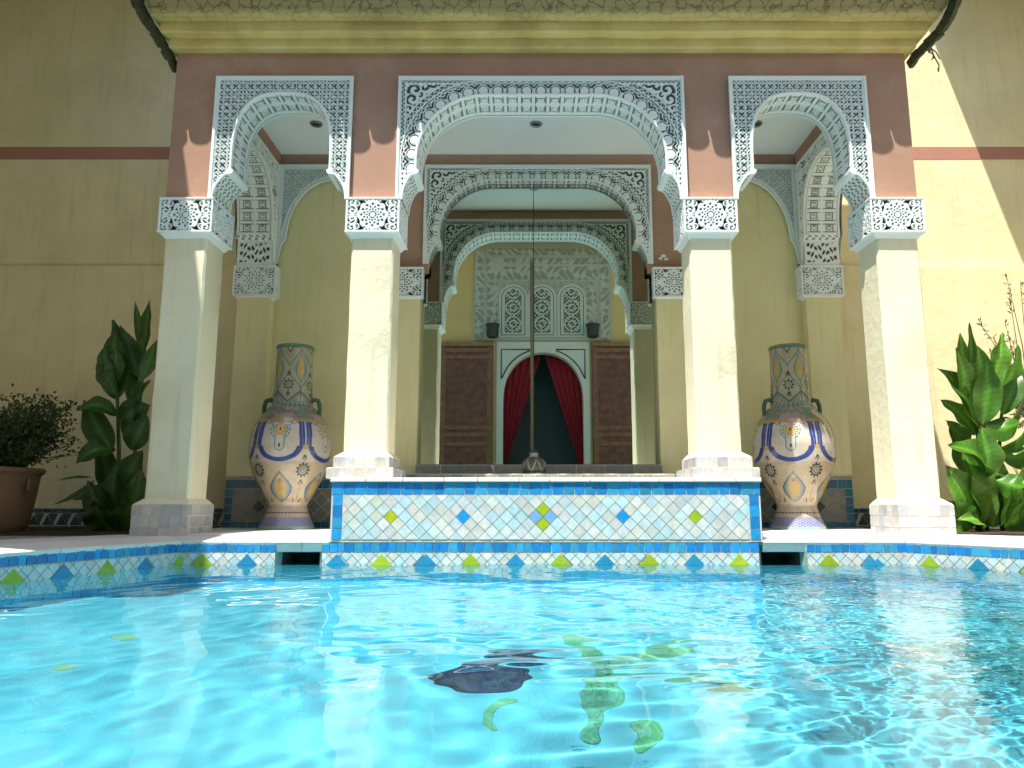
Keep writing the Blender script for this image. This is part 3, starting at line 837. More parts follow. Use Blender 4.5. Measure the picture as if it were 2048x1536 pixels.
# skimmer mouths
for k, (xa, xb) in enumerate(SK):
    mb = MB(); i = .035; z0, z1 = -.05, .172; zi = .128
    a = [(xa, 6.188, z0), (xa, 6.188, z1), (xb, 6.188, z1), (xb, 6.188, z0)]
    b = [(xa+i, 6.26, z0), (xa+i, 6.26, zi), (xb-i, 6.26, zi), (xb-i, 6.26, z0)]
    mb.add(a+b, [[0, 4, 5, 1], [1, 5, 6, 2], [2, 6, 7, 3]])
    sk = mb.build('skimmer_mouth', M['shadegreen'] if 'shadegreen' in M else plain('skimmer_tile', (.30, .42, .38), .4, 0, .5, .3, 14, .3), pool)
    mb = MB()
    c = [(xa+i, 6.70, z0), (xa+i, 6.70, zi), (xb-i, 6.70, zi), (xb-i, 6.70, z0)]
    mb.add(b+c, [[0, 4, 5, 1], [1, 5, 6, 2], [2, 6, 7, 3], [4, 7, 6, 5]])
    mb.build('throat', plain('skimmer_inside', (.09, .11, .10), .6, 0, .3, .3), sk)
# the wall behind the tiles must open at the mouths: rebuild shell back run with gaps
me = shell.data; bm = bmesh.new(); bm.from_mesh(me)
bm.faces.ensure_lookup_table()
for f in list(bm.faces):
    c = f.calc_center_median()
    if abs((Vector(c)+W[shell.name]).y-6.2) < .02: bm.faces.remove(f)
ow = W[shell.name]
def addq(bm, x0, x1, z0, z1):
    vs = [bm.verts.new(Vector(p)-ow) for p in ((x1, 6.2, z0), (x0, 6.2, z0), (x0, 6.2, z1), (x1, 6.2, z1))]; bm.faces.new(vs)
xs = [BX0, SK[0][0], SK[0][1], SK[1][0], SK[1][1], BX1]
for i in range(5):
    if i in (1, 3): addq(bm, xs[i], xs[i+1], DEPTH, -.05)
    else: addq(bm, xs[i], xs[i+1], DEPTH, .17)
bm.to_mesh(me); bm.free()
# coping slabs round the pool: sloping gently to the water
def offset_poly(P, d):
    out = []; n = len(P)
    for i in range(n):
        p0, p1, p2 = Vector(P[i-1]), Vector(P[i]), Vector(P[(i+1) % n])
        n1 = Vector(((p1-p0).y, -(p1-p0).x)).normalized(); n2 = Vector(((p2-p1).y, -(p2-p1).x)).normalized()
        b = (n1+n2).normalized(); out.append(tuple(p1+b*(d/b.dot(n1))))
    return out
PO2 = offset_poly(PO, .34)
def coping_run(A, B, A2, B2, z_in=.186, z_out=.222):
    A, B, A2, B2 = (Vector((p[0], p[1], 0)) for p in (A, B, A2, B2)); L = (B-A).length; s = 0
    mb = MB()
    while s < L-1e-3:
        e = min(s+random.uniform(.30, .46), L)
        if L-e < .18: e = L
        j = random.uniform(-.002, .002); vs = []
        for q in (s+.0015, e-.0015):
            t = q/L; pi_ = A.lerp(B, t); po = A2.lerp(B2, t); d = (po-pi_).normalized()
            for k, z in ((-.013, z_in-.010), (-.013, z_in-.001), (-.002, z_in+.005)): vs.append(pi_+d*k+Vector((0, 0, z)))
            vs += [po+Vector((0, 0, z_out+j)), po+Vector((0, 0, .1)), pi_+d*.01+Vector((0, 0, .1))]
        mb.add(vs, [list(range(6))[::-1], list(range(6, 12))]+[[i, (i+1) % 6, 6+(i+1) % 6, 6+i] for i in range(6)])
        s = e
    return mb.build('coping', M['stone'], pool, False, .004)
for i in range(len(PO)-1): coping_run(PO[i+1], PO[i], PO2[i+1], PO2[i])
coping_run((BX0, 6.2), (PX0-.002, 6.2), PO2[0], (PX0-.002, 6.54))
coping_run((PX1+.002, 6.2), (BX1, 6.2), (PX1+.002, 6.54), PO2[-1])

# mosaic on the pool floor: two fish shapes and a water plant
def floor_at(px, py):                        # where the refracted line of sight through a pixel meets the floor
    dn = math.atan((py-768)/F)-TH; y1 = CZ/math.tan(dn)
    w = (px-1050)/F*(y1*math.cos(TH)-CZ*math.sin(TH)); r1 = math.hypot(y1, w)
    si = math.cos(math.atan(CZ/r1))/1.33; t = math.asin(si); h = -DEPTH*math.tan(t)
    return (w*(1+h/r1), y1*(1+h/r1))
def mosaic(pts_px, col, mb, curved=True):
    P = [floor_at(x, y) for x, y in pts_px]
    if curved:
        Q = []
        for i in range(len(P)):
            p0, p1, p2, p3 = P[i-1], P[i], P[(i+1) % len(P)], P[(i+2) % len(P)]
            for t in (0, .25, .5, .75):
                Q.append(tuple(.5*((2*p1[k])+(-p0[k]+p2[k])*t+(2*p0[k]-5*p1[k]+4*p2[k]-p3[k])*t*t+(-p0[k]+3*p1[k]-3*p2[k]+p3[k])*t**3) for k in (0, 1)))
        P = Q
    n = len(P)
    mb.add([(x, y, DEPTH+.008) for x, y in P]+[(x, y, DEPTH) for x, y in P], [list(range(n))]+[[i, n+i, n+(i+1) % n, (i+1) % n] for i in range(n)], 0, col)
FISH = [[(862, 1362), (905, 1342), (965, 1332), (1030, 1336), (1056, 1352), (1030, 1375), (980, 1378), (920, 1374), (880, 1370)],
        [(962, 1312), (990, 1298), (1030, 1296), (1080, 1306), (1120, 1312), (1115, 1328), (1060, 1330), (1000, 1326)]]
for f_ in FISH:
    mb = MB(); mosaic(f_, (.012, .03, .085), mb); o = mb.build('floor_mosaic', M['darkmosaic'], pool, cols=True); o['label'] = 'dark blue fish shaped mosaic'
PLANT = [[(1180, 1365), (1215, 1358), (1250, 1385), (1255, 1410), (1225, 1425), (1215, 1450), (1195, 1480), (1170, 1475), (1185, 1440), (1165, 1400)],
         [(1090, 1256), (1140, 1268), (1200, 1285), (1195, 1312), (1165, 1312), (1140, 1285)],
         [(1215, 1320), (1270, 1300), (1330, 1285), (1375, 1275), (1385, 1290), (1330, 1310), (1270, 1325), (1225, 1335)],
         [(1200, 1345), (1270, 1340), (1340, 1350), (1400, 1362), (1470, 1375), (1530, 1382), (1480, 1390), (1400, 1378), (1320, 1364), (1240, 1360)],
         [(1290, 1445), (1325, 1450), (1322, 1470), (1300, 1495), (1275, 1505), (1262, 1475)],
         [(955, 1432), (985, 1400), (1035, 1388), (1030, 1396), (995, 1412), (975, 1435), (992, 1465), (975, 1468), (955, 1445)],
         [(1180, 1330), (1205, 1318), (1215, 1330), (1205, 1360), (1190, 1362)]]
for f_ in ([(245, 1270), (262, 1266), (282, 1271), (262, 1277)], [(105, 1338), (130, 1326), (155, 1330), (150, 1338), (120, 1342)]):
    mb = MB(); mosaic(f_, (.20, .52, .30), mb); o = mb.build('floor_mosaic', M['poolfloor'], pool, cols=True); o['label'] = 'small yellow green leaf mosaic'
mb = MB()
for k, f_ in enumerate(PLANT): mosaic(f_, [(.04, .30, .18), (.06, .36, .16), (.10, .42, .22)][k % 3], mb)
o = mb.build('floor_mosaic', M['poolfloor'], pool, cols=True); o['label'] = 'green leafy plant mosaic'

# ------------------------------------------------------------------ water
nxg, nyg = 620, 600
xs = np.linspace(-4.05, 4.8, nxg+1); ys = np.linspace(-2.3, 6.24, nyg+1)
X, Y = np.meshgrid(xs, ys)
Z = np.zeros_like(X)
r2 = np.random.default_rng(3)
wx = X+.10*np.sin(Y*1.7+.4)+.06*np.sin(X*2.3+Y*1.1); wy = Y+.09*np.sin(X*1.9+1)+.06*np.sin(Y*2.9-X*1.3)
for lam, amp, cnt in ((1.5, .0050, 5), (.75, .0028, 8), (.36, .0011, 12), (.17, .00042, 18)):
    for _ in range(cnt):
        th = r2.uniform(0, 2*PI); l = lam*r2.uniform(.75, 1.3); k = 2*PI/l; ph = r2.uniform(0, 2*PI)
        loc = .75+.25*np.sin(X*r2.uniform(.4, 1.1)+Y*r2.uniform(.4, 1.1)+r2.uniform(0, 6))
        Z += amp*r2.uniform(.6, 1.2)/math.sqrt(cnt)*1.6*np.sin(k*(wx*math.cos(th)+wy*math.sin(th))+ph)*loc
side = S01((X-.2)/1.8)                        # livelier small ripples toward the right of the pool
Z *= 1-.42*side
for _ in range(18):
    th = r2.uniform(0, 2*PI); l = r2.uniform(.06, .10); k = 2*PI/l
    Z += side*.00017*np.sin(k*(wx*math.cos(th)+wy*math.sin(th))+r2.uniform(0, 6))
calm = 1-.55*S01((-.8-X)/1.5); Z *= calm
swirl = np.exp(-((X-.7)/1.1)**2-((Y-2.9)/1.0)**2)
for _ in range(12):
    th = r2.uniform(0, 2*PI); l = r2.uniform(.16, .34); k = 2*PI/l
    Z += swirl*.0008*l/.25*np.sin(k*(wx*math.cos(th)+wy*math.sin(th))+r2.uniform(0, 6))
P = np.stack([X, Y, Z], -1).reshape(-1, 3)
idx = np.arange(len(P)).reshape(nyg+1, nxg+1)
q = np.stack([idx[:-1, :-1], idx[:-1, 1:], idx[1:, 1:], idx[1:, :-1]], -1).reshape(-1, 4)
c = P[q].mean(1)
PA = np.array(PO)
def inside(px, py, grow=.05):
    r = np.ones(len(px), bool)
    for i in range(len(PA)):
        a, b = PA[i], PA[(i+1) % len(PA)]; e = b-a; L = np.hypot(*e); nn = np.array([-e[1], e[0]])/L
        r &= ((px-a[0])*nn[0]+(py-a[1])*nn[1]) > -grow
    return r
ins = inside(c[:, 0], c[:, 1])
q = q[ins]; used, inv = np.unique(q, return_inverse=True)
m, nt, b = new_mat('pool_water')
nt.nodes.remove(b)
g = N(nt, 'ShaderNodeBsdfGlass'); g.inputs['IOR'].default_value = 1.333; g.inputs['Roughness'].default_value = 0
g.inputs['Color'].default_value = (.95, 1, 1, 1)
nt.links.new(g.outputs[0], nt.nodes['Material Output'].inputs[0])
water = mesh_np('water', P[used], inv.reshape(-1, 4), m, None, None, True)
tag(water, kind='structure'); water['label'] = 'rippled clear turquoise pool water'
water.cycles.is_caustics_caster = True

# ------------------------------------------------------------------ ground
def deck_poly():
    mb = MB(); z = .219
    o = [(-14, 14), (-14, -6), (16, -6), (16, 14)]
    # ring of quads between pool outline and outer frame
    ring = PO2; n = len(ring)
    out = []
    for x, y in ring:
        d = Vector((x-.3, y-2)); d.normalize(); t = .75; out.append((x+d.x*t, y+d.y*t))
    vs = [(x, y, z) for x, y in ring]+[(x, y, z) for x, y in out]
    fs = [[i, (i+1) % n, n+(i+1) % n, n+i] for i in range(n)]
    return vs, fs
vs, fs = deck_poly(); mb = MB(); mb.add(vs, fs)
pav = mb.build('paving', stucco('paving_stone', (.66, .64, .60), .10, .6, .2, stain=(.5, .45, .38), stain_amt=.4), None); tag(pav, kind='structure')
for f in (pav,):
    bm = bmesh.new(); bm.from_mesh(f.data)
    for fc in bm.faces:
        if fc.normal.z < 0: fc.normal_flip()
    bm.to_mesh(f.data); bm.free()
mb = MB(); mb.add([(-16, -8, .208), (16, -8, .208), (16, 16, .208), (-16, 16, .208)], [[0, 1, 2, 3]])
bm = bmesh.new(); gv = [bm.verts.new(v) for v in ((-16, -8, .208), (16, -8, .208), (16, 16, .208), (-16, 16, .208))]
iv = [bm.verts.new((x, y, .208)) for x, y in offset_poly(PO, .36)]
oe = [bm.edges.new((gv[i], gv[(i+1) % 4])) for i in range(4)]+[bm.edges.new((iv[i], iv[(i+1) % len(iv)])) for i in range(len(iv))]
bmesh.ops.triangle_fill(bm, edges=oe, use_beauty=True)
for fc in bm.faces:
    if fc.normal.z < 0: fc.normal_flip()
me = bpy.data.meshes.new('ground'); bm.to_mesh(me); bm.free()
me.materials.append(stucco('earth_tiles', (.36, .30, .22), .2, .8, .3)); gr = bpy.data.objects.new('ground', me); COL.objects.link(gr); tag(gr, kind='structure')
mb = MB(); mb.box(X0-3.55, X0+3.55, 6.515, 8.5, .201, .232)
fl2 = mb.build('portico_floor', M['stone'], port)
for sg, xa, xb in ((-1, -9, X0-3.58), (1, X0+3.58, 9)):
    mb = MB(); mb.box(xa, xb, 6.75, 8.8, .19, .226); s_ = mb.build('planting_bed', M['soil'], None); tag(s_, kind='structure')

# ================================================================== GARDEN WALLS
for sg in (-1, 1):
    xa, xb = sorted((X0+sg*3.551, sg*9.5))
    g = thing('garden_wall', ((xa+xb)/2, 8.9, .2), ('tall ochre wall in shade left of the portico with a dark red painted stripe' if sg < 0 else
              'tall sunlit cream wall right of the portico with a pink painted stripe'), 'wall')
    mb = MB(); mb.box(xa, xb, 8.90, 9.3, .2, 8.2); mb.box(xa, xb, 8.80, 8.90, .44, at(100, 531, 8.80).z)
    # the wall also runs behind the flank arches to the back pilasters
    mb.build('wall', M['garden'], g, False, .01)
    z1 = at(150, 294, 8.9).z; z0 = at(150, 319, 8.9).z
    mb = MB(); mb.box(xa, xb, 8.897, 8.9, z0, z1); mb.build('painted_stripe', M['stripe'], g)
    mb = MB(); mb.box(xa, xb, 8.79, 8.90, .2, .438); sk = mb.build('skirting', M['grout'], g)
    L = xb-xa; polys = row(0, L, .39, .438, .1, [(.02, .10, .14)])+row(0, L, .2, .24, .1, [(.02, .10, .14)])
    k = 0
    while k*.16 < L:
        x = k*.16; big = [(x+.02, .25), (x+.14, .25), (x+.08, .37)]
        if x+.16 < L:
            polys.append((big, (.02, .06, .08))); polys.append(([(x+.145, .245), (x+.155+.01, .245), (x+.10, .385), (x+.088, .375)], (.10, .13, .13)))
            polys.append(([(x+.15, .385), (x+.10, .385), (x+.155, .27), (x+.20, .385)], (.09, .12, .12)))
        k += 1
    lay_tiles('skirting_tiles', polys, (xa, 8.788, 0), (1, 0, 0), (0, 0, 1), M['tile'], sk)

# ================================================================== VASES
zoomY = [(1462, 206), (1440, 200), (1420, 190), (1400, 180), (1370, 166), (1340, 156), (1310, 146), (1290, 143), (1265, 152), (1240, 168), (1200, 192), (1150, 217), (1100, 243), (1050, 267),
         (1000, 284), (950, 295), (900, 301), (850, 302), (810, 298), (780, 292), (740, 282), (700, 266), (670, 248), (640, 222), (620, 203), (605, 190), (590, 186), (578, 172), (565, 152),
         (540, 150), (500, 147), (450, 145), (380, 141), (300, 139), (220, 138), (165, 139), (150, 143), (140, 145), (130, 141)]
VY = 7.85
zb = at(575, 660+1462/3.658, VY).z
vp = [(.965*r/3.658*(VY*.987+.05)/F, at(575, 660+y/3.658, VY).z-zb) for y, r in zoomY]
VH = vp[-1][1]
def vase_paint(T, th):
    """T height 0..1, th angle; returns rgb"""
    n = len(T); C = np.zeros((n, 3)); C[:] = (.62, .54, .40)
    r = np.interp(T*VH, [p[1] for p in vp], [p[0] for p in vp])
    def put(m, c):
        C[m] = c
    rep = 2*PI/5
    a = ((th/rep+.5) % 1-.5)*rep                # from the sun motif axis
    b = ((th/rep) % 1-.5)*rep                   # from the boundary axis
    x = a*r; xb = b*r; z = T*VH
    Z = lambda y: (1462-y)/1332*VH
    put(T < .018, (.35, .52, .45)); m = (T >= .018) & (T < .062); put(m, (.50, .50, .58))
    put(m & (np.sin(th*60)*np.sin(z*260+1.5*np.sin(th*30)) > -.1), (.12, .14, .42))
    m = (T >= .062) & (T < .13); put(m, (.55, .46, .38)); put(m & (np.abs(z-Z(1345)) < .005+.003*np.sin(th*40)), (.12, .09, .12))
    put(m & (np.abs(z-Z(1375)) < .004), (.55, .33, .12))
    body = (T >= .13) & (z < Z(640)); put(body, (.66, .53, .37))
    up = body & (z > Z(990)); put(up, (.74, .66, .58))
    # lower medallions
    def lozenge(xx, zc, hw, hh, cols, mask):
        q = (z-zc)/hh; w = hw*np.clip(1-np.abs(q)**1.5, 0, 1)**.9*(1+.25*q*-1)
        for f, c in zip((1, .84, .60, .30), cols):
            put(mask & (np.abs(q) < f**.5 if f < 1 else np.abs(q) < 1) & (np.abs(xx) < w*f) , c)
    cl = [(.09, .15, .22), (.26, .33, .40), (.56, .44, .22), (.72, .48, .13)]
    lozenge(x, Z(1165), .112, .155, cl, body & (z < Z(1010)))
    def blob(xx, zc, rr, c, mask, k=1.): put(mask & (np.hypot(xx, (z-zc)*k) < rr), c)
    for dx in (-.022, .022): blob(x-dx, Z(1140), .022, (.70, .42, .14), body)
    blob(x, Z(1175), .024, (.70, .40, .12), body); blob(x, Z(1095), .014, (.66, .60, .50), body)
    blob(x, Z(1120), .010, (.12, .16, .40), body)
    # rosettes between
    rr = np.hypot(xb, z-Z(1050)); an = np.arctan2(z-Z(1050), xb)
    lowb = body & (z < Z(940))
    put(lowb & (rr < .066+.012*np.cos(an*11)), (.09, .06, .06)); put(lowb & (rr < .044), (.60, .50, .40)); put(lowb & (rr < .036), (.20, .26, .26))
    put(lowb & (rr < .022), (.52, .56, .50)); put(lowb & (rr < .009), (.15, .12, .2))
    put(lowb & (np.abs(xb) < .004) & (z < Z(1110)) & (z > Z(1260)), (.50, .26, .08))
    for zc in (1135, 965):
        dz = z-Z(zc); put(lowb & (np.abs(np.abs(xb)-.014+dz*.3) < .006) & (np.abs(dz) < .022), (.13, .06, .04)); put(body & (np.abs(xb) < .0045) & (np.abs(dz) < .035), (.13, .06, .04))
    dz = z-Z(1270); put(body & (np.abs(np.abs(xb)-.02-dz*.5) < .006) & (dz > 0) & (dz < .045), (.10, .06, .05))
    put(body & (np.abs(np.abs(xb)-.035-dz*.9) < .006) & (dz > -.01) & (dz < .03), (.55, .30, .08))
    put(body & (z < Z(1010)) & (np.sin(th*70+z*40)*np.sin(z*150+np.sin(th*15)*2) > .93), (.52, .34, .16))
    # sun panel
    sun = body & (z > Z(1010))
    ang = np.arctan2(z-Z(770), x); rs = np.hypot(x, z-Z(770))
    ply = sun & (rs < .105) & (z < Z(735)); put(ply, (.62, .66, .60)); put(sun & (rs < .098+.008*np.cos(ang*14)) & (rs > .090) & (z < Z(728)), (.12, .30, .26))
    put(sun & (rs < .078) & (rs > .052) & (np.cos(ang*16) > .2) & (z < Z(735)), (.10, .08, .12))
    put(sun & (rs < .056+.006*np.cos(ang*16)), (.72, .42, .08)); put(sun & (rs < .036), (.80, .56, .22)); put(sun & (rs < .020) & (np.abs(x) < .006), (.12, .10, .2))
    dr = np.hypot(x, np.where(z > Z(880), np.maximum(0, z-Z(840))*.0, z-Z(880))); tear = sun & (z < Z(815)) & (z > Z(925))
    dr = np.hypot(x*1.0, np.minimum(0, z-Z(885)))
    put(tear & (dr < .052), (.16, .36, .32)); put(tear & (dr < .042), (.70, .66, .60)); put(tear & (np.hypot(x*3, z-Z(882)) < .022), (.10, .02, .06))
    arc = sun & (z > Z(735)) & (z < Z(690)) & (np.abs((z-Z(735))-.03*np.abs(np.sin(x*26))) < .006); put(arc, (.30, .18, .36))
    put(sun & (z > Z(722)) & (np.abs(x) < .12), (.55, .42, .46)); put(sun & (np.abs(z-Z(722)-.02*np.abs(np.sin(x*30))) < .005) & (np.abs(x) < .12), (.26, .14, .32))
    # blue U bands
    zmid = Z(885); hwid = r*rep/2
    d1 = np.where(z > zmid, np.abs(xb), 99.)
    put(body & (z > zmid) & (z < Z(712)) & (d1 < .068), (.05, .07, .34)); put(body & (z > zmid) & (z < Z(712)) & (d1 < .010), (.62, .62, .66))
    put(body & (z > zmid) & (z < Z(712)) & (np.abs(d1-.034) < .003), (.30, .33, .60))
    ru = hwid-.035; zc = Z(885); R_ = np.hypot(x, (z-zc)*np.maximum(ru, .05)/.155)
    band = body & (z <= zc) & (np.abs(R_-ru+.026) < .031) & (z > zc-.20); put(band, (.05, .08, .33))
    put(body & (z <= zc+.01) & (z > zc-.03) & (np.abs(xb) < .03), (.66, .42, .20))
    blob(xb, zc-.005, .02, (.70, .50, .2), body)
    # shoulder
    m = (z > Z(712)) & (z < Z(690)); put(m, (.55, .34, .12))
    m = (z >= Z(690)) & (z < Z(600)); put(m, (.36, .32, .26)); put(m & (np.sin(th*20)*np.sin(z*70) > .1), (.12, .12, .11)); put(m & (np.sin(th*20)*np.sin(z*70) > .55), (.45, .34, .18)); put(m & (np.abs(xb) < .04), (.20, .32, .25))
    put(m & (np.abs(x) < .1) & (z < Z(650)), (.50, .38, .42))
    m = (z >= Z(612)) & (z < Z(560)); put(m, (.24, .26, .22)); put(m & (np.sin(th*30) > .3) & (z > Z(600)), (.42, .42, .36))
    nk = z >= Z(560); put(nk, (.46, .44, .32))
    qn = (z-Z(318))/.235; lens = .5*hwid*(1+np.cos(PI*np.clip(qn, -1, 1))); put(nk & (np.abs(np.abs(xb)-lens*1.08) < .0075) & (np.abs(qn) < 1), (.09, .16, .14)); put(nk & (np.abs(np.abs(xb)-lens*1.08) < .003) & (np.abs(qn) < 1), (.30, .36, .30))
    # neck: net of green straps, small diamonds at the foot
    zz = np.abs(b)*r; s1 = nk & (z < Z(470)); 
    line = np.abs((z-Z(555))-(hwid-zz*1.0)*0-(.11-zz*.85)); put(s1 & (line < .012), (.10, .17, .14)); put(s1 & ((z-Z(555)) < .10-zz*.85) , (.30, .34, .28))
    put(s1 & (np.hypot(xb, z-Z(535)) < .026), (.55, .55, .46)); put(s1 & (np.hypot(xb, z-Z(535)) < .010), (.1, .16, .13))
    lozenge(xb, Z(305), .062, .155, [(.12, .22, .20), (.24, .34, .34), (.50, .42, .20), (.66, .44, .12)], nk)
    for dx in (-.018, .018): blob(xb-dx, Z(335), .020, (.70, .45, .12), nk)
    put(nk & (np.abs(xb) < .004) & (z < Z(400)), (.1, .18, .15))
    rr = np.hypot(x, z-Z(432)); an = np.arctan2(z-Z(432), x)
    put(nk & (rr < .050+.012*np.cos(an*8)), (.08, .11, .07)); put(nk & (rr < .030), (.50, .48, .34)); put(nk & (rr < .018), (.12, .14, .1)); put(nk & (rr < .008), (.6, .6, .5))
    for zc2 in (350, 500):
        dz = z-Z(zc2); put(nk & (np.abs(np.abs(x)-.012+dz*.3) < .006) & (np.abs(dz) < .02), (.10, .05, .04)); put(nk & (np.abs(x) < .004) & (np.abs(dz) < .035), (.10, .05, .04))
    put(nk & (np.abs(np.abs(x)-.018-(z-Z(220))*.35) < .006) & (z > Z(245)), (.52, .34, .08)); dz = z-Z(180); put(nk & (np.abs(np.abs(x)-.012-dz*.6) < .006) & (np.abs(dz) < .03), (.08, .05, .05))
    put(z > Z(158), (.12, .20, .14)); put(z > Z(146), (.14, .26, .18))
    return C*.84
def make_vase(x, y, z, rot, label):
    v = thing('painted_vase', (x, y, z), label, 'vase', 'painted vases on the portico floor')
    nt_, nz_ = 420, 440
    zs = np.linspace(0, VH, nz_+1); rs = np.interp(zs, [p[1] for p in vp], [p[0] for p in vp])
    k = np.array([.25, .5, .25]); rs = np.convolve(np.pad(rs, 1, mode='edge'), k, 'valid')
    th = np.arange(nt_)*2*PI/nt_
    Zg, Tg = np.meshgrid(zs, th, indexing='ij'); Rg = np.repeat(rs[:, None], nt_, 1)
    V = np.stack([x+Rg*np.cos(Tg+rot), y+Rg*np.sin(Tg+rot), z+Zg], -1).reshape(-1, 3)
    C = vase_paint((Zg/VH).ravel(), Tg.ravel())
    idx = np.arange((nz_+1)*nt_).reshape(nz_+1, nt_); nx_ = np.roll(idx, -1, 1)
    q = np.stack([idx[:-1], nx_[:-1], nx_[1:], idx[1:]], -1).reshape(-1, 4)
    mesh_np('body', V, q, M['paint'], v, None, True, C)
    mb = MB(); mb.lathe([(.190, VH-.012), (.196, VH), (.186, VH+.004), (.165, VH-.004), (.155, VH-.2)], (x, y, z), 48)
    mb.build('rim', M['green'], v, True)
    for sg in (-1, 1):
        mb = MB(); zh = (1462-560)/1332*VH
        pts = [(sg*.19, zh+.02), (sg*.235, zh+.045), (sg*.275, zh+.035), (sg*.293, zh-.01), (sg*.298, zh-.06), (sg*.292, zh-.115), (sg*.272, zh-.15)]
        mb.tube([(x+p, y-.02, z+q_) for p, q_ in pts], [.022, .024, .024, .023, .022, .024, .03], 10)
        h = mb.build('handle', M['green'], v, True)
        mb = MB()
        for k in range(7):                      # serrated leaf climbing the neck above the handle
            zz = zh+.03+k*.027; rr = .026-.002*k
            mb.lathe([(.004, -.018), (rr, -.006), (rr*.95, .006), (.004, .02)], (x+sg*(.198-.002*k), y-.02, z+zz), 10)
        mb.build('leaf_ornament', M['green'], h, True)
    return v
# sun motif angle: world angle -90deg faces the camera
vl = at(573, 1056, VY); vr_ = at(1600, 1056, VY)
make_vase(vl.x, VY, .233, -PI/2+math.radians(2), 'painted ceramic floor vase left of the plinth, standing in the left arch')
make_vase(vr_.x-.02, VY, .232, -PI/2+math.radians(-23), 'painted ceramic floor vase right of the plinth, standing in the right arch')

# ================================================================== INCENSE BURNER
bx = at(1068, 940, 7.8); zb2 = .797
br = thing('incense_burner', (bx.x, 7.8, zb2), 'small domed metal incense burner on a round tray in front of the mirror', 'incense burner')
n_ = 64; prof2 = [(.10, 0), (.125, .012), (.137, .04), (.138, .07), (.128, .105), (.105, .135), (.075, .158), (.05, .170), (.045, .19), (.05, .215), (.03, .235), (.012, .25), (.004, .27)]
zs = np.linspace(0, .27, 70); rs = np.interp(zs, [p[1] for p in prof2], [p[0] for p in prof2]); th = np.arange(n_*3)*2*PI/(n_*3)
Zg, Tg = np.meshgrid(zs, th, indexing='ij'); Rg = np.repeat(rs[:, None], len(th), 1)
C = np.zeros((Zg.size, 3)); C[:] = (.07, .07, .055)
u = ((Tg.ravel()*7/(2*PI)) % 1-.5); zf = Zg.ravel(); tri = np.abs(np.abs(u)*.30-(.145-zf)*.9*.9/1.0*.9) ; 
C[(np.abs(np.abs(u)-(.15-zf)*3.3) < .07) & (zf < .155) & (zf > .01)] = (.24, .25, .19)
C[(zf > .165) & (zf < .21)] = (.22, .23, .18); C[zf > .212] = (.03, .03, .025)
idx = np.arange(Zg.size).reshape(Zg.shape); nx_ = np.roll(idx, -1, 1)
V = np.stack([bx.x+Rg*np.cos(Tg), 7.8+Rg*np.sin(Tg), zb2+.012+Zg], -1).reshape(-1, 3)
mesh_np('pot', V, np.stack([idx[:-1], nx_[:-1], nx_[1:], idx[1:]], -1).reshape(-1, 4), M['pewter'], br, None, True, C)
mb = MB(); mb.lathe([(.06, 0), (.14, .002), (.148, .012), (.144, .016), (.05, .01)], (bx.x, 7.8, zb2), 40, 0, (.12, .12, .1)); mb.build('tray', M['pewter'], br, True, cols=True)

# ================================================================== PLANTS
def leaf(mb, base, tip, width, side=None, bend=.15, fold=.25, col=(.05, .14, .02), n=22, peak=.42, droop=0.):
    base, tip = Vector(base), Vector(tip); ax = tip-base; L = ax.length; d = ax.normalized()
    if side is None: side = Vector((1, 0, 0))
    side = Vector(side); side = (side-d*side.dot(d)).normalized(); up = side.cross(d).normalized()
    vs = []; cs = []; dry = random.random() < .4; ph = random.uniform(0, 6); curl = random.uniform(.02, .07)
    ks = (-1, -.7, -.35, -.04, .04, .35, .7, 1)
    for i in range(n+1):
        t = i/n; w = width*.46*math.sin(PI*min(1, t**(math.log(.5)/math.log(peak))))**.9 if 0 < t < 1 else .001
        c = base+d*(L*t)+up*(bend*L*math.sin(PI*t))+Vector((0, 0, -droop*L*t*t))
        for f in ks:
            wav = curl*width*math.sin(t*15+ph+(2 if f > 0 else 0))*abs(f)**2
            vs.append(c+side*(w*f)+up*(abs(f)**1.3*w*(fold+.12)+wav))
            vein = .88+.24*((i+round(abs(f)*2)) % 2)
            k = vein*(1.9 if abs(f) < .1 else 1)
            cc = [v*k for v in col]
            if dry and t > .93: cc = [.20, .13, .05]
            elif abs(f) == 1 and dry: cc = [cc[0]*1.6, cc[1]*1.1, cc[2]]
            cs.append(tuple(min(1, v) for v in cc))
    m_ = len(ks); fs = []
    for i in range(n):
        for k in range(m_-1): fs.append([i*m_+k, i*m_+k+1, (i+1)*m_+k+1, (i+1)*m_+k])
    n0 = len(mb.v); mb.add(vs, fs, 0, col); mb.c[n0:] = cs
G = lambda: random.choice([(.045, .13, .018), (.06, .17, .022), (.04, .11, .02), (.075, .20, .025), (.05, .15, .03)])
def canna(base_px, Yb, leaves, stems, label, greens=G):
    bs = at(base_px[0], base_px[1], Yb)
    t = thing('canna_plant', (bs.x, Yb, .21), label, 'plant')
    mb = MB()
    for st in stems:
        pts = [at(x, y, Yb+dy) for x, y, dy in st]
        mb.tube(pts, [.022-.013*i/len(pts) for i in range(len(pts))], 7, 0, (.07, .15, .03))
    mb.build('stems', M['smallleaf'], t, True, cols=True)
    mb = MB()
    for (x0, y0, x1, y1, w, dy0, dy1, bend, sd) in leaves:
        a, b = at(x0, y0, Yb+dy0), at(x1, y1, Yb+dy1)
        side = Vector((math.cos(sd), math.sin(sd), .0)) if abs((b-a).normalized().z) > .5 else Vector((0, math.cos(sd)*.4+.3, 1))
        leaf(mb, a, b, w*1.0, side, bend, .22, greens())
    mb.build('leaves', M['leaf'], t, True, cols=True)
    return t
Yl = 7.5
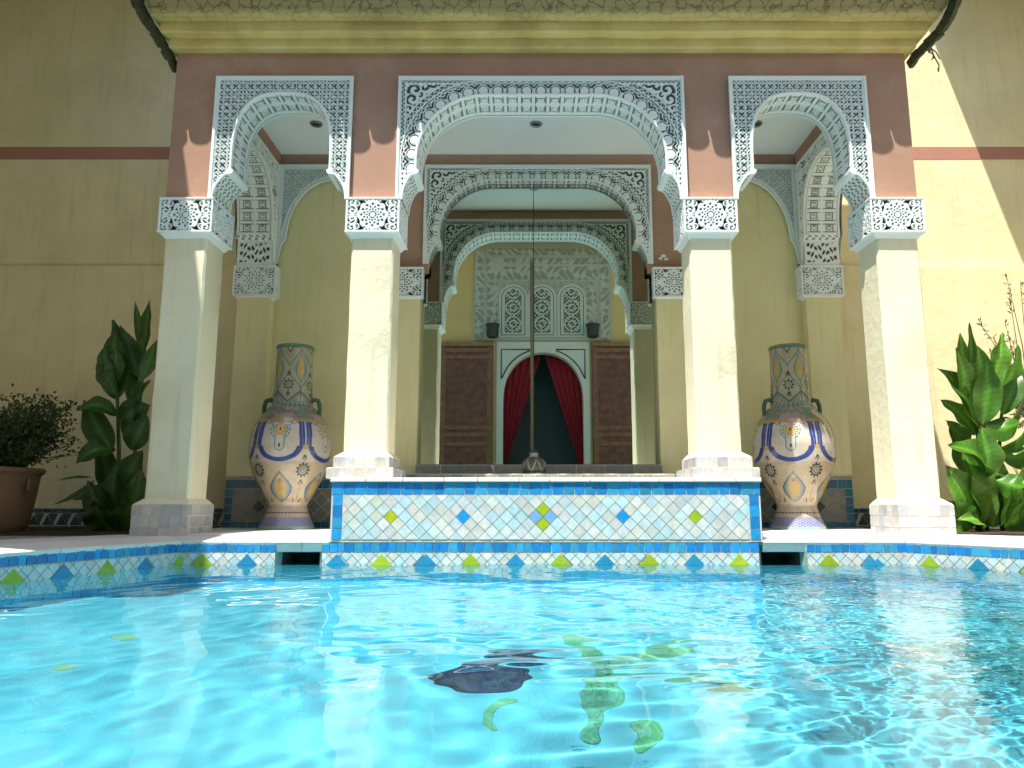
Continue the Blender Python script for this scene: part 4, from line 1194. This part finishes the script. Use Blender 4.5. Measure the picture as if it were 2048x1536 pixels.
canna((205, 1065), Yl, [
    (233, 800, 228, 664, .34, 0, 0, .03, .2), (232, 790, 208, 690, .26, -.05, -.05, .05, -.3), (262, 790, 228, 640, .26, .1, .05, -.06, .5), (278, 760, 240, 650, .20, .1, .1, .05, .8),
    (290, 720, 270, 602, .10, 0, 0, .05, .3), (291, 700, 300, 600, .15, 0, -.05, .03, -.2), (283, 760, 314, 680, .16, 0, .0, .06, .6),
    (235, 830, 152, 820, .22, 0, -.15, .30, .2), (225, 905, 168, 800, .30, -.05, -.1, .02, .1), (232, 900, 150, 930, .26, 0, -.2, .28, .4), (240, 840, 300, 810, .30, 0, .1, .2, .4),
    (255, 880, 300, 760, .26, .05, .1, .1, -.4), (262, 900, 296, 830, .26, -.05, -.1, .1, .2), (215, 960, 145, 1000, .12, -.1, -.3, .12, .3), (190, 960, 105, 1010, .06, -.1, -.3, .12, .3),
    (185, 955, 112, 962, .035, -.1, -.25, .1, .3), (225, 1060, 175, 960, .30, -.1, -.2, .05, .1), (235, 1060, 232, 930, .34, -.1, -.15, .05, -.3), (250, 1060, 285, 940, .32, -.05, -.1, .06, .4),
    (215, 1062, 190, 1000, .34, -.15, -.3, .05, .0), (250, 1062, 262, 1000, .40, -.1, -.25, .05, .3), (230, 1000, 285, 900, .34, 0, .05, .1, .2), (215, 990, 200, 880, .26, 0, 0, .05, .9),
    (240, 980, 180, 1060, .2, 0, -.2, .15, .4), (260, 990, 290, 1060, .25, 0, -.1, .15, .4), (262, 820, 258, 720, .2, .1, .1, .04, 1.1), (236, 760, 232, 700, .22, -.1, -.1, .03, 0)],
    [[(232, 1070, 0), (238, 900, 0), (234, 780, 0), (224, 700, 0), (226, 640, 0)], [(255, 1070, .1), (270, 900, .1), (284, 760, .05), (290, 680, 0), (296, 640, 0)], [(215, 1070, 0), (212, 960, 0), (225, 880, 0)]],
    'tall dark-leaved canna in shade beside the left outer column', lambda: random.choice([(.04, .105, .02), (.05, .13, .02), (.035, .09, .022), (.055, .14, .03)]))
Yr = 7.5
canna((1955, 1065), Yr, [
    (1938, 760, 1938, 645, .12, 0, 0, .04, .2), (1930, 770, 1920, 665, .14, .05, .05, .05, -.4), (1925, 800, 1912, 695, .24, -.1, -.1, .08, .3), (1965, 800, 1955, 690, .26, 0, 0, .05, -.3), (1975, 780, 2005, 665, .28, .1, .1, .05, .2),
    (1985, 800, 2035, 690, .34, -.05, -.15, .10, .5), (2005, 830, 2040, 740, .22, -.1, -.1, .08, -.4), (1990, 880, 2052, 720, .22, 0, 0, .10, .9), (1970, 860, 1900, 760, .30, 0, -.1, .08, .2), (1960, 850, 1872, 735, .34, 0, -.1, .12, .4),
    (1950, 870, 1880, 800, .30, 0, .1, .10, .2), (1965, 850, 1975, 720, .30, -.1, -.15, .05, -.2), (1970, 850, 2040, 845, .30, -.1, -.35, .25, .2), (1985, 900, 2060, 820, .26, 0, -.2, .2, .6), (2000, 910, 2070, 900, .28, 0, -.2, .22, .6),
    (1975, 950, 1895, 890, .36, -.1, -.3, .16, .2), (1975, 960, 1960, 850, .34, -.1, -.1, .06, .2), (1960, 1050, 1890, 930, .42, -.1, -.2, .08, .1), (1975, 1050, 1925, 900, .40, -.1, -.15, .05, .4), (1985, 1055, 1985, 900, .40, .1, 0, .05, -.3),
    (2000, 1058, 2045, 930, .38, 0, -.1, .08, .3), (2010, 1058, 2070, 980, .36, -.1, -.2, .1, .2), (1940, 1060, 1885, 1000, .34, -.1, -.25, .1, .2), (2025, 1055, 2100, 900, .4, .1, .1, .1, .2), (1960, 1050, 1915, 1040, .2, -.1, -.3, .2, .2),
    (1990, 960, 2050, 975, .28, -.1, -.35, .2, .3), (1930, 900, 1890, 840, .3, .1, .2, .1, .4), (1945, 980, 1900, 850, .34, .15, .2, .05, .1)],
    [[(1955, 1070, 0), (1958, 900, 0), (1948, 800, 0), (1938, 740, 0)], [(1975, 1070, -.1), (1968, 960, -.1), (1975, 860, -.1), (1985, 780, 0)], [(2005, 1070, 0), (1998, 950, 0), (2000, 850, 0), (2010, 780, 0)], [(1965, 1070, -.2), (1950, 1000, -.2), (1930, 950, -.2)]],
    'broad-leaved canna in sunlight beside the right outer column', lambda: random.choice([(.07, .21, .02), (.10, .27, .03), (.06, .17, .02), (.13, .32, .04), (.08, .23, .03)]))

def small_leaf(mb, p, d, L, w, col):
    d = Vector(d).normalized(); s = d.cross(Vector((random.uniform(-1, 1), random.uniform(-1, 1), random.uniform(-1, 1)))).normalized()
    p = Vector(p); mb.add([p, p+d*L*.5+s*w/2, p+d*L, p+d*L*.5-s*w/2], [[0, 1, 2, 3]], 0, col)
# shrub in the terracotta pot at the left edge
PYc = 7.3; pc = at(8, 1060, PYc)
sh = thing('potted_shrub', (pc.x, PYc, .85), 'small dark-leaved shrub growing in the terracotta pot at the left', 'shrub')
mbs = MB(); mbl = MB()
top = at(20, 940, PYc)
for k in range(105):
    tx = random.uniform(-75, 150); ty = random.uniform(788, 905)+max(0, abs(tx-50)-60)*.25
    tip = at(tx, ty, PYc+random.uniform(-.45, .35)); b0 = Vector((top.x+random.uniform(-.12, .1), PYc+random.uniform(-.1, .1), top.z-.02))
    mid = b0.lerp(tip, .5)+Vector((random.uniform(-.06, .06), 0, .05)); mbs.tube([b0, mid, tip], [.010, .007, .003], 5)
    for j in range(70):
        t = random.uniform(.22, 1.02); q = b0.lerp(mid, t*2) if t < .5 else mid.lerp(tip, t*2-1)
        d = Vector((random.gauss(0, 1), random.gauss(0, 1), random.gauss(.4, .8))).normalized()
        q = q+d*random.uniform(0, .09); small_leaf(mbl, q, d, random.uniform(.03, .052), .026, random.choice([(.03, .07, .02), (.05, .10, .03), (.07, .13, .04), (.025, .05, .02)]))
mbs.build('branches', M['bark'], sh); mbl.build('leaves', M['smallleaf'], sh, cols=True)
pt = thing('terracotta_pot', (at(-50, 1060, PYc).x, PYc, .21), 'large weathered terracotta pot with ring handles at the left edge', 'plant pot')
px_ = at(-50, 1060, PYc).x; zt = at(0, 936, PYc).z-.21
pr = [(.37, 0), (.41, .03), (.44, .10), (.475, zt*.6), (.49, zt*.85), (.495, zt-.07), (.52, zt-.05), (.535, zt-.02), (.52, zt), (.47, zt-.01), (.45, zt-.08), (.01, zt-.09)]
mb = MB(); mb.lathe(pr, (px_, PYc, .21), 56); mb.build('body', M['pot'], pt, True)
for an in (0.12, PI+.3):
    mb = MB(); cx = px_+math.cos(an)*.50; cy = PYc-math.sin(an)*.50; cz = .21+zt-.17
    mb.tube([(cx+math.cos(an)*.012+.045*math.sin(t)*math.cos(an)*.6, cy-.05*math.sin(t)*.6, cz+.055*math.cos(t)) for t in np.linspace(0, 2*PI, 15)], .014, 7)
    mb.build('ring_handle', M['pot'], pt, True)
# olive-like shrub behind the right canna and its overhanging twigs
ol = thing('olive_shrub', (at(2040, 1060, 8.2).x, 8.2, .21), 'sparse fine-leaved olive shrub against the sunlit wall behind the right canna', 'shrub')
mbs = MB(); mbl = MB(); b0 = Vector((at(2075, 1060, 8.2).x, 8.2, .2)); tr = at(2065, 850, 8.2)
mbs.tube([b0, b0.lerp(tr, .5)+Vector((.03, 0, 0)), tr], [.035, .028, .02], 7)
tips = [(random.uniform(1945, 2120), random.uniform(640, 760)) for _ in range(30)]+[(random.uniform(1990, 2110), random.uniform(740, 900)) for _ in range(16)]+[(2012, 548), (2018, 585), (2040, 560), (2060, 540)]
for tx, ty in tips:
    tip = at(tx, ty, 8.25+random.uniform(-.25, .3)); mid = tr.lerp(tip, .5)+Vector((random.uniform(-.05, .05), 0, .06)); mbs.tube([tr, mid, tip], [.009, .006, .002], 5)
    nl = 40 if ty > 600 else 16
    for j in range(nl):
        t = random.uniform(.35 if ty > 600 else .82, 1.0); q = tr.lerp(mid, t*2) if t < .5 else mid.lerp(tip, t*2-1)
        ax = (tip-mid).normalized(); d = (ax*.8+Vector((random.gauss(0, .6), random.gauss(0, .6), random.gauss(0, .6)))).normalized()
        small_leaf(mbl, q, d, random.uniform(.05, .08), .016, random.choice([(.16, .18, .09), (.12, .15, .06), (.22, .23, .13), (.08, .11, .05)]))
mbs.build('branches', plain('olive_bark', (.16, .13, .09), .8), ol); mbl.build('leaves', M['smallleaf'], ol, cols=True)

tw = at(1852, 84, 6.55); mb = MB()
for path in ([(1852, 84), (1862, 96), (1868, 112), (1878, 130), (1877, 144)], [(1852, 84), (1858, 104), (1866, 108)], [(1856, 92), (1872, 104), (1880, 118)]):
    mb.tube([at(x, y, 6.55+.01*i) for i, (x, y) in enumerate(path)], .006, 5)
for x, y in ((1862, 98), (1868, 113), (1877, 134), (1866, 108), (1878, 120)):
    small_leaf(mb, at(x, y, 6.56), (random.uniform(-1, 1), .2, -1), .05, .025, (1, 1, 1))
tag(mb.build('dry_twig', plain('dry_twig_bark', (.10, .08, .05), .8), None), 'thin dry twig dangling from the right end of the roof edge', 'twig')

# ================================================================== OPPOSITE HOUSE (seen in the mirror)
YO = -3.0; DM = 2*8.60-YO
def om(px, py): return at(px, py, DM)        # mirrored position -> x,z on the facade
op = thing('opposite_house', (0, YO, .2), 'ochre house with a white arched doorway and red curtains, seen in the mirror', 'building')
e = om(1086, 492); zt = om(1086, 486).z
xL, xR = om(993, 800).x, om(1180, 800).x; zA = om(1086, 705).z
hwA = (xR-xL)/2; cA = (xR+xL)/2; inn = hwA*.86
mb = MB()
# facade with the doorway left open
zdt = om(0, 684).z
for (xa, xb, za, zb_) in ((-9, xL, .2, zt+2), (xR, 9, .2, zt+2), (xL, xR, zdt, zt+2)): mb.box(xa, xb, YO-.4, YO, za, zb_)
mb.box(-9, 9, YO-.4, YO+1.1, zt, zt+.25, 1)
mb.build('facade', [stucco('far_ochre', (.72, .48, .17), .1), M['dark']], op)
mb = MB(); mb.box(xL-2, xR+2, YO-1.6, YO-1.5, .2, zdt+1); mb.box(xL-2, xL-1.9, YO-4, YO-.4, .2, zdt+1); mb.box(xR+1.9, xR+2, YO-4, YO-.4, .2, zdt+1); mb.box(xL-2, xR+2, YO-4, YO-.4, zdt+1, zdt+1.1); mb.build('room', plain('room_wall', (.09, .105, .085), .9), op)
a = [(cA+inn*math.cos(t), 0) for t in (0,)]
zs0 = zA-inn*1.25
mb = MB(); N_ = 24
arc = [(cA+inn*math.cos(PI*k/N_), zs0+(zA-zs0)*(math.sin(PI*k/N_)**.85)) for k in range(N_+1)]
for k in range(N_):
    (x0, z0), (x1, z1) = arc[k], arc[k+1]
    mb.add([(x0, YO+.03, z0), (x1, YO+.03, z1), (x1, YO+.03, zdt), (x0, YO+.03, zdt), (x0, YO-.3, z0), (x1, YO-.3, z1)], [[0, 3, 2, 1], [0, 1, 5, 4]])
mb.box(xL, cA-inn, YO-.3, YO+.03, .2, zdt); mb.box(cA+inn, xR, YO-.3, YO+.03, .2, zdt)
mb.build('door_surround', stucco('far_white', (.78, .71, .54), .06), op)
wp0, wp1 = om(948, 600).x, om(1222, 600).x
mb = MB(); mb.box(wp0, wp1, YO, YO+.04, zdt+.03, zt); 
def h_far(X, Z): return soft(.5+.5*np.sin(X*22+2*np.sin(Z*9))*np.sin(Z*19+2*np.sin(X*11))-.45, .3)
mb.build('plaster_panel', stucco('far_plaster', (.54, .48, .34), .12, stain=(.34, .30, .2), stain_amt=.5), op)
def h_far(X, Z): return np.maximum(soft(.5+.5*np.sin(X*17+2.5*np.sin(Z*7))*np.sin(Z*15+2.5*np.sin(X*8))-.5, .3), soft(.05-np.abs(((Z*1.6+X*.0) % 1)-.5)))
FC = [stucco('far_carving', (.56, .50, .36), .05), stucco('far_carving_deep', (.36, .32, .22), .05)]
for px0, px1, py0, py1 in ((972, 1195, 560, 517), (950, 968, 682, 500), (974, 996, 672, 565), (1172, 1192, 672, 565), (1200, 1218, 682, 500), (972, 1195, 511, 498)):
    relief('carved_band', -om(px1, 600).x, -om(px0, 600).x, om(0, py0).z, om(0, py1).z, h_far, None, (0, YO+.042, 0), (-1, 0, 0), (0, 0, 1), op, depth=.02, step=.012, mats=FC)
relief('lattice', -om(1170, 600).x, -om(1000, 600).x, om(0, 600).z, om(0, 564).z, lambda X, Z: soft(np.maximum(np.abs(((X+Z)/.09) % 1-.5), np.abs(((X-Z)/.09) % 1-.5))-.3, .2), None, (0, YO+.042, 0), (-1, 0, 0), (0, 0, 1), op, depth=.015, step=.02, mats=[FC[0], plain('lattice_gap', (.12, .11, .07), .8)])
white_far = stucco('far_white2', (.66, .60, .44), .03); pane_far = plain('far_pane', (.07, .07, .045), .5)
def arch_poly(x, z0, z1, hw, y0, y1, mat, name, par):
    mb = MB(); pts = [(x-hw, z0), (x+hw, z0)]+[(x+hw*math.cos(PI*k/16), z1-hw+hw*math.sin(PI*k/16)) for k in range(17)]
    n = len(pts); mb.add([(p, y1, q_) for p, q_ in pts]+[(p, y0, q_) for p, q_ in pts], [list(range(n))[::-1]]+[[i, n+i, n+(i+1) % n, (i+1) % n] for i in range(n)])
    return mb.build(name, mat, par)
for cxp_ in (1026.5, 1084, 1143.5):
    x = om(cxp_, 620).x; z0, z1 = om(0, 675).z, om(0, 573).z; hw = .375
    fr = arch_poly(x, z0, z1+.05, hw+.03, YO+.03, YO+.065, white_far, 'window_surround', op)
    arch_poly(x, z0+.05, z1-.02, hw-.04, YO+.06, YO+.068, pane_far, 'groove', fr)
    arch_poly(x, z0+.07, z1-.04, hw-.06, YO+.06, YO+.074, white_far, 'inner_frame', fr)
    zc0 = z0+.14
    relief('window', -.23, .23, z0+.12, z1-.10, lambda X, Z: np.maximum(np.maximum(soft(.018-np.abs(np.hypot(X, ((Z-zc0) % .47)-.235)-.20), .02), soft(.018-np.abs(np.hypot(X, ((Z-zc0) % .47)-.235)-.09), .02)), soft(.5*np.sin(X*58)*np.sin(Z*58)-.16, .1)*.9), lambda X, Z: (np.hypot(X, np.maximum(Z-(z1-.33), 0)) < .225), (x, YO+.078, 0), (-1, 0, 0), (0, 0, 1), fr, depth=.015, step=.016, mats=[white_far, pane_far])
for sg in (-1, 1):
    pts = [(cA+sg*hwA*.90, zdt-1.05), (cA+sg*hwA*.90, zdt-.22), (cA+sg*hwA*.28, zdt-.22)]
    pts += [(cA+sg*(inn*1.12)*math.cos(t), zs0+(zA+.10-zs0)*(math.sin(t)**.85)) for t in np.linspace(PI*.40, PI*.20, 8)]+[(cA+sg*hwA*.90, zdt-1.05)]
    mb2 = MB(); mb2.tube([(x, YO+.035, z) for x, z in pts], .018, 5); mb2.build('dark_line', M['black'], op)
for (pa, pb) in ((880, 986), (1184, 1290)):
    xa, xb = om(pa, 800).x, om(pb, 800).x; ztp = om(0, 694).z
    mb = MB(); mb.box(xa, xb, YO+.045, YO+.10, .25, ztp)
    d = mb.build('wooden_door', M['wood'], op)
    mb = MB()
    for zz in (om(0, 698).z, om(0, 712).z, om(0, 852).z, om(0, 866).z, om(0, 884).z): mb.box(xa+.02, xb-.02, YO+.10, YO+.125, zz-.11, zz)
    for xx in (xa+.02, xb-.16): mb.box(xx, xx+.14, YO+.10, YO+.12, .3, ztp-.02)
    mb.build('door_frame', plain('worn_wood', (.27, .11, .055), .6, 0, .4, .3, 6), d)
    mb = MB(); mb.box(xa, xb, YO+.04, YO+.16, ztp, ztp+.12); mb.build('lintel', plain('pale_wood', (.32, .18, .06), .6, 0, .4, .3), d)
for sg in (-1, 1):
    mb = MB(); n = 40; V = []
    for k in range(n+1):
        t = k/n
        for j in range(13):
            v = j/12; z = .3+(zA-.35)*v
            spread = .10+.9*(1-v)**.0*0
            xe_in = inn*(.04+.84*min(1, (zA-z)/(zA-1.7)))
            xo = inn*1.02; x = cA+sg*(xe_in+(xo-xe_in)*t)
            V.append((x, YO-.33+.035*math.sin(t*34), z))
    Fc = [[i*13+j, (i+1)*13+j, (i+1)*13+j+1, i*13+j+1] for i in range(n) for j in range(12)]
    mb.add(V, Fc); c = mb.build('curtain', M['curtain'], None, True)
    sd = c.modifiers.new('thick', 'SOLIDIFY'); sd.thickness = .01
    tag(c, ('left' if sg < 0 else 'right')+' red curtain drawn aside in the far doorway seen in the mirror', 'curtain')
for p_ in (986, 1184):
    q_ = om(p_, 680); mb = MB(); mb.lathe([(.12, 0), (.16, .03), (.17, .28), (.21, .36), (.19, .38)], (q_.x, YO+.3, q_.z), 20)
    o = mb.build('wall_planter', M['black'], None, True); tag(o, ('left' if p_ < 1000 else 'right')+' black planter on top of the far wooden door, seen in the mirror', 'planter')
q_ = om(1066, 700); mb = MB(); mb.tube([(q_.x-.03, -2.3, .2), (q_.x-.03, -2.3, om(0, 500).z-.6)], .05, 12)
po = mb.build('parasol_pole', plain('pole_wood', (.28, .19, .08), .5), None, True); tag(po, 'slender wooden pole standing across the pool, seen in the mirror', 'pole')

# ================================================================== SUN, SKY AND WHAT SHADES THE COURTYARD
SUN = Vector((-.60, -1, 3.05))
HS = 7.5
def cast(P): P = Vector(P); return P+SUN*((HS-P.z)/SUN.z)
qa = cast((-3.25, 6.62, 3.86)); qb = cast((-2.97, 6.6, 2.42)); 
blocker = thing('shade_caster', (-9.3, 5, .2), 'unseen ochre wall and roof slab added left of the pool to cast shade', 'building')  # added blocker, never seen: roof edge traced back from the wanted shadow line
xe1 = qa.x-.06
mb = MB(); mb.box(-11, -8.2, 0, 10, .2, HS+.05); mb.build('wall', M['garden'], blocker)
mb = MB(); mb.add([(-11, 2.5, HS), (xe1-.15, 2.5, HS), (xe1, 5.0, HS), (xe1, 8.88, HS), (-11, 8.88, HS), (-11, 2.5, HS+.2), (xe1-.15, 2.5, HS+.2), (xe1, 5., HS+.2), (xe1, 8.88, HS+.2), (-11, 8.88, HS+.2)],
    [[4, 3, 2, 1, 0], [5, 6, 7, 8, 9], [0, 1, 6, 5], [1, 2, 7, 6], [2, 3, 8, 7], [3, 4, 9, 8], [4, 0, 5, 9]]); mb.build('roof', M['roof'], blocker)
r1 = cast(at(1872, 95, 8.9)); r2_ = cast(at(2045, 525, 8.9))
sl = (r1.x-r2_.x)/(r1.y-r2_.y); X_at = lambda y: r1.x+sl*(y-r1.y)
blocker = thing('shade_caster', (10, 5, .2), 'unseen ochre wall and roof slab added right of the pool to cast shade', 'building')  # added out of view; slab edge follows the diagonal shadow wanted on the wall
mb = MB(); mb.box(9.2, 12, 0, 10, .2, HS+.05); mb.build('wall', M['garden'], blocker)
mb = MB(); ya, yb = 5.2, 8.88
mb.add([(X_at(ya), ya, HS), (12, ya, HS), (12, yb, HS), (X_at(yb), yb, HS), (X_at(ya), ya, HS+.2), (12, ya, HS+.2), (12, yb, HS+.2), (X_at(yb), yb, HS+.2)],
    [[0, 3, 2, 1], [4, 5, 6, 7], [0, 1, 5, 4], [1, 2, 6, 5], [2, 3, 7, 6], [3, 0, 4, 7]]); mb.build('roof', M['roof'], blocker)

sl_ = bpy.data.lights.new('sun', 'SUN'); sl_.energy = 5; sl_.angle = math.radians(.5); sl_.color = (1, .955, .88)
so = bpy.data.objects.new('sun', sl_); COL.objects.link(so); so.rotation_euler = SUN.to_track_quat('Z', 'Y').to_euler()
sl_.cycles.is_caustics_light = True
w = bpy.data.worlds.new('World'); sc.world = w; w.use_nodes = True
nt = w.node_tree; sky = nt.nodes.new('ShaderNodeTexSky'); sky.sky_type = 'NISHITA'; sky.sun_disc = False
sky.sun_elevation = math.atan2(SUN.z, math.hypot(SUN.x, SUN.y)); sky.sun_rotation = math.atan2(SUN.x, SUN.y)
nt.links.new(sky.outputs[0], nt.nodes['Background'].inputs[0]); nt.nodes['Background'].inputs[1].default_value = .13

for o in sc.objects:
    if o.type == 'MESH' and (o.parent == pool or o.name.startswith(('pool', 'tile_frieze', 'floor_mosaic'))): o.cycles.is_caustics_receiver = True

cd = bpy.data.cameras.new('camera'); cam = bpy.data.objects.new('camera', cd); COL.objects.link(cam)
cam.location = (0, 0, CZ); cam.rotation_euler = (PI/2+TH, 0, 0)
cd.sensor_width = 36; cd.lens = F/2048*36; cd.shift_x = -26/2048; cd.clip_end = 200; cd.clip_start = .05
sc.camera = cam
sc.view_settings.view_transform = 'Standard'; sc.view_settings.look = 'None'; sc.view_settings.exposure = 1.0; sc.view_settings.gamma = 1
sc.cycles.use_denoising = True
sc.cycles.max_bounces = 10; sc.cycles.diffuse_bounces = 5; sc.cycles.glossy_bounces = 5; sc.cycles.transmission_bounces = 8
sc.cycles.caustics_refractive = True; sc.cycles.caustics_reflective = False
sc.cycles.sample_clamp_indirect = 6
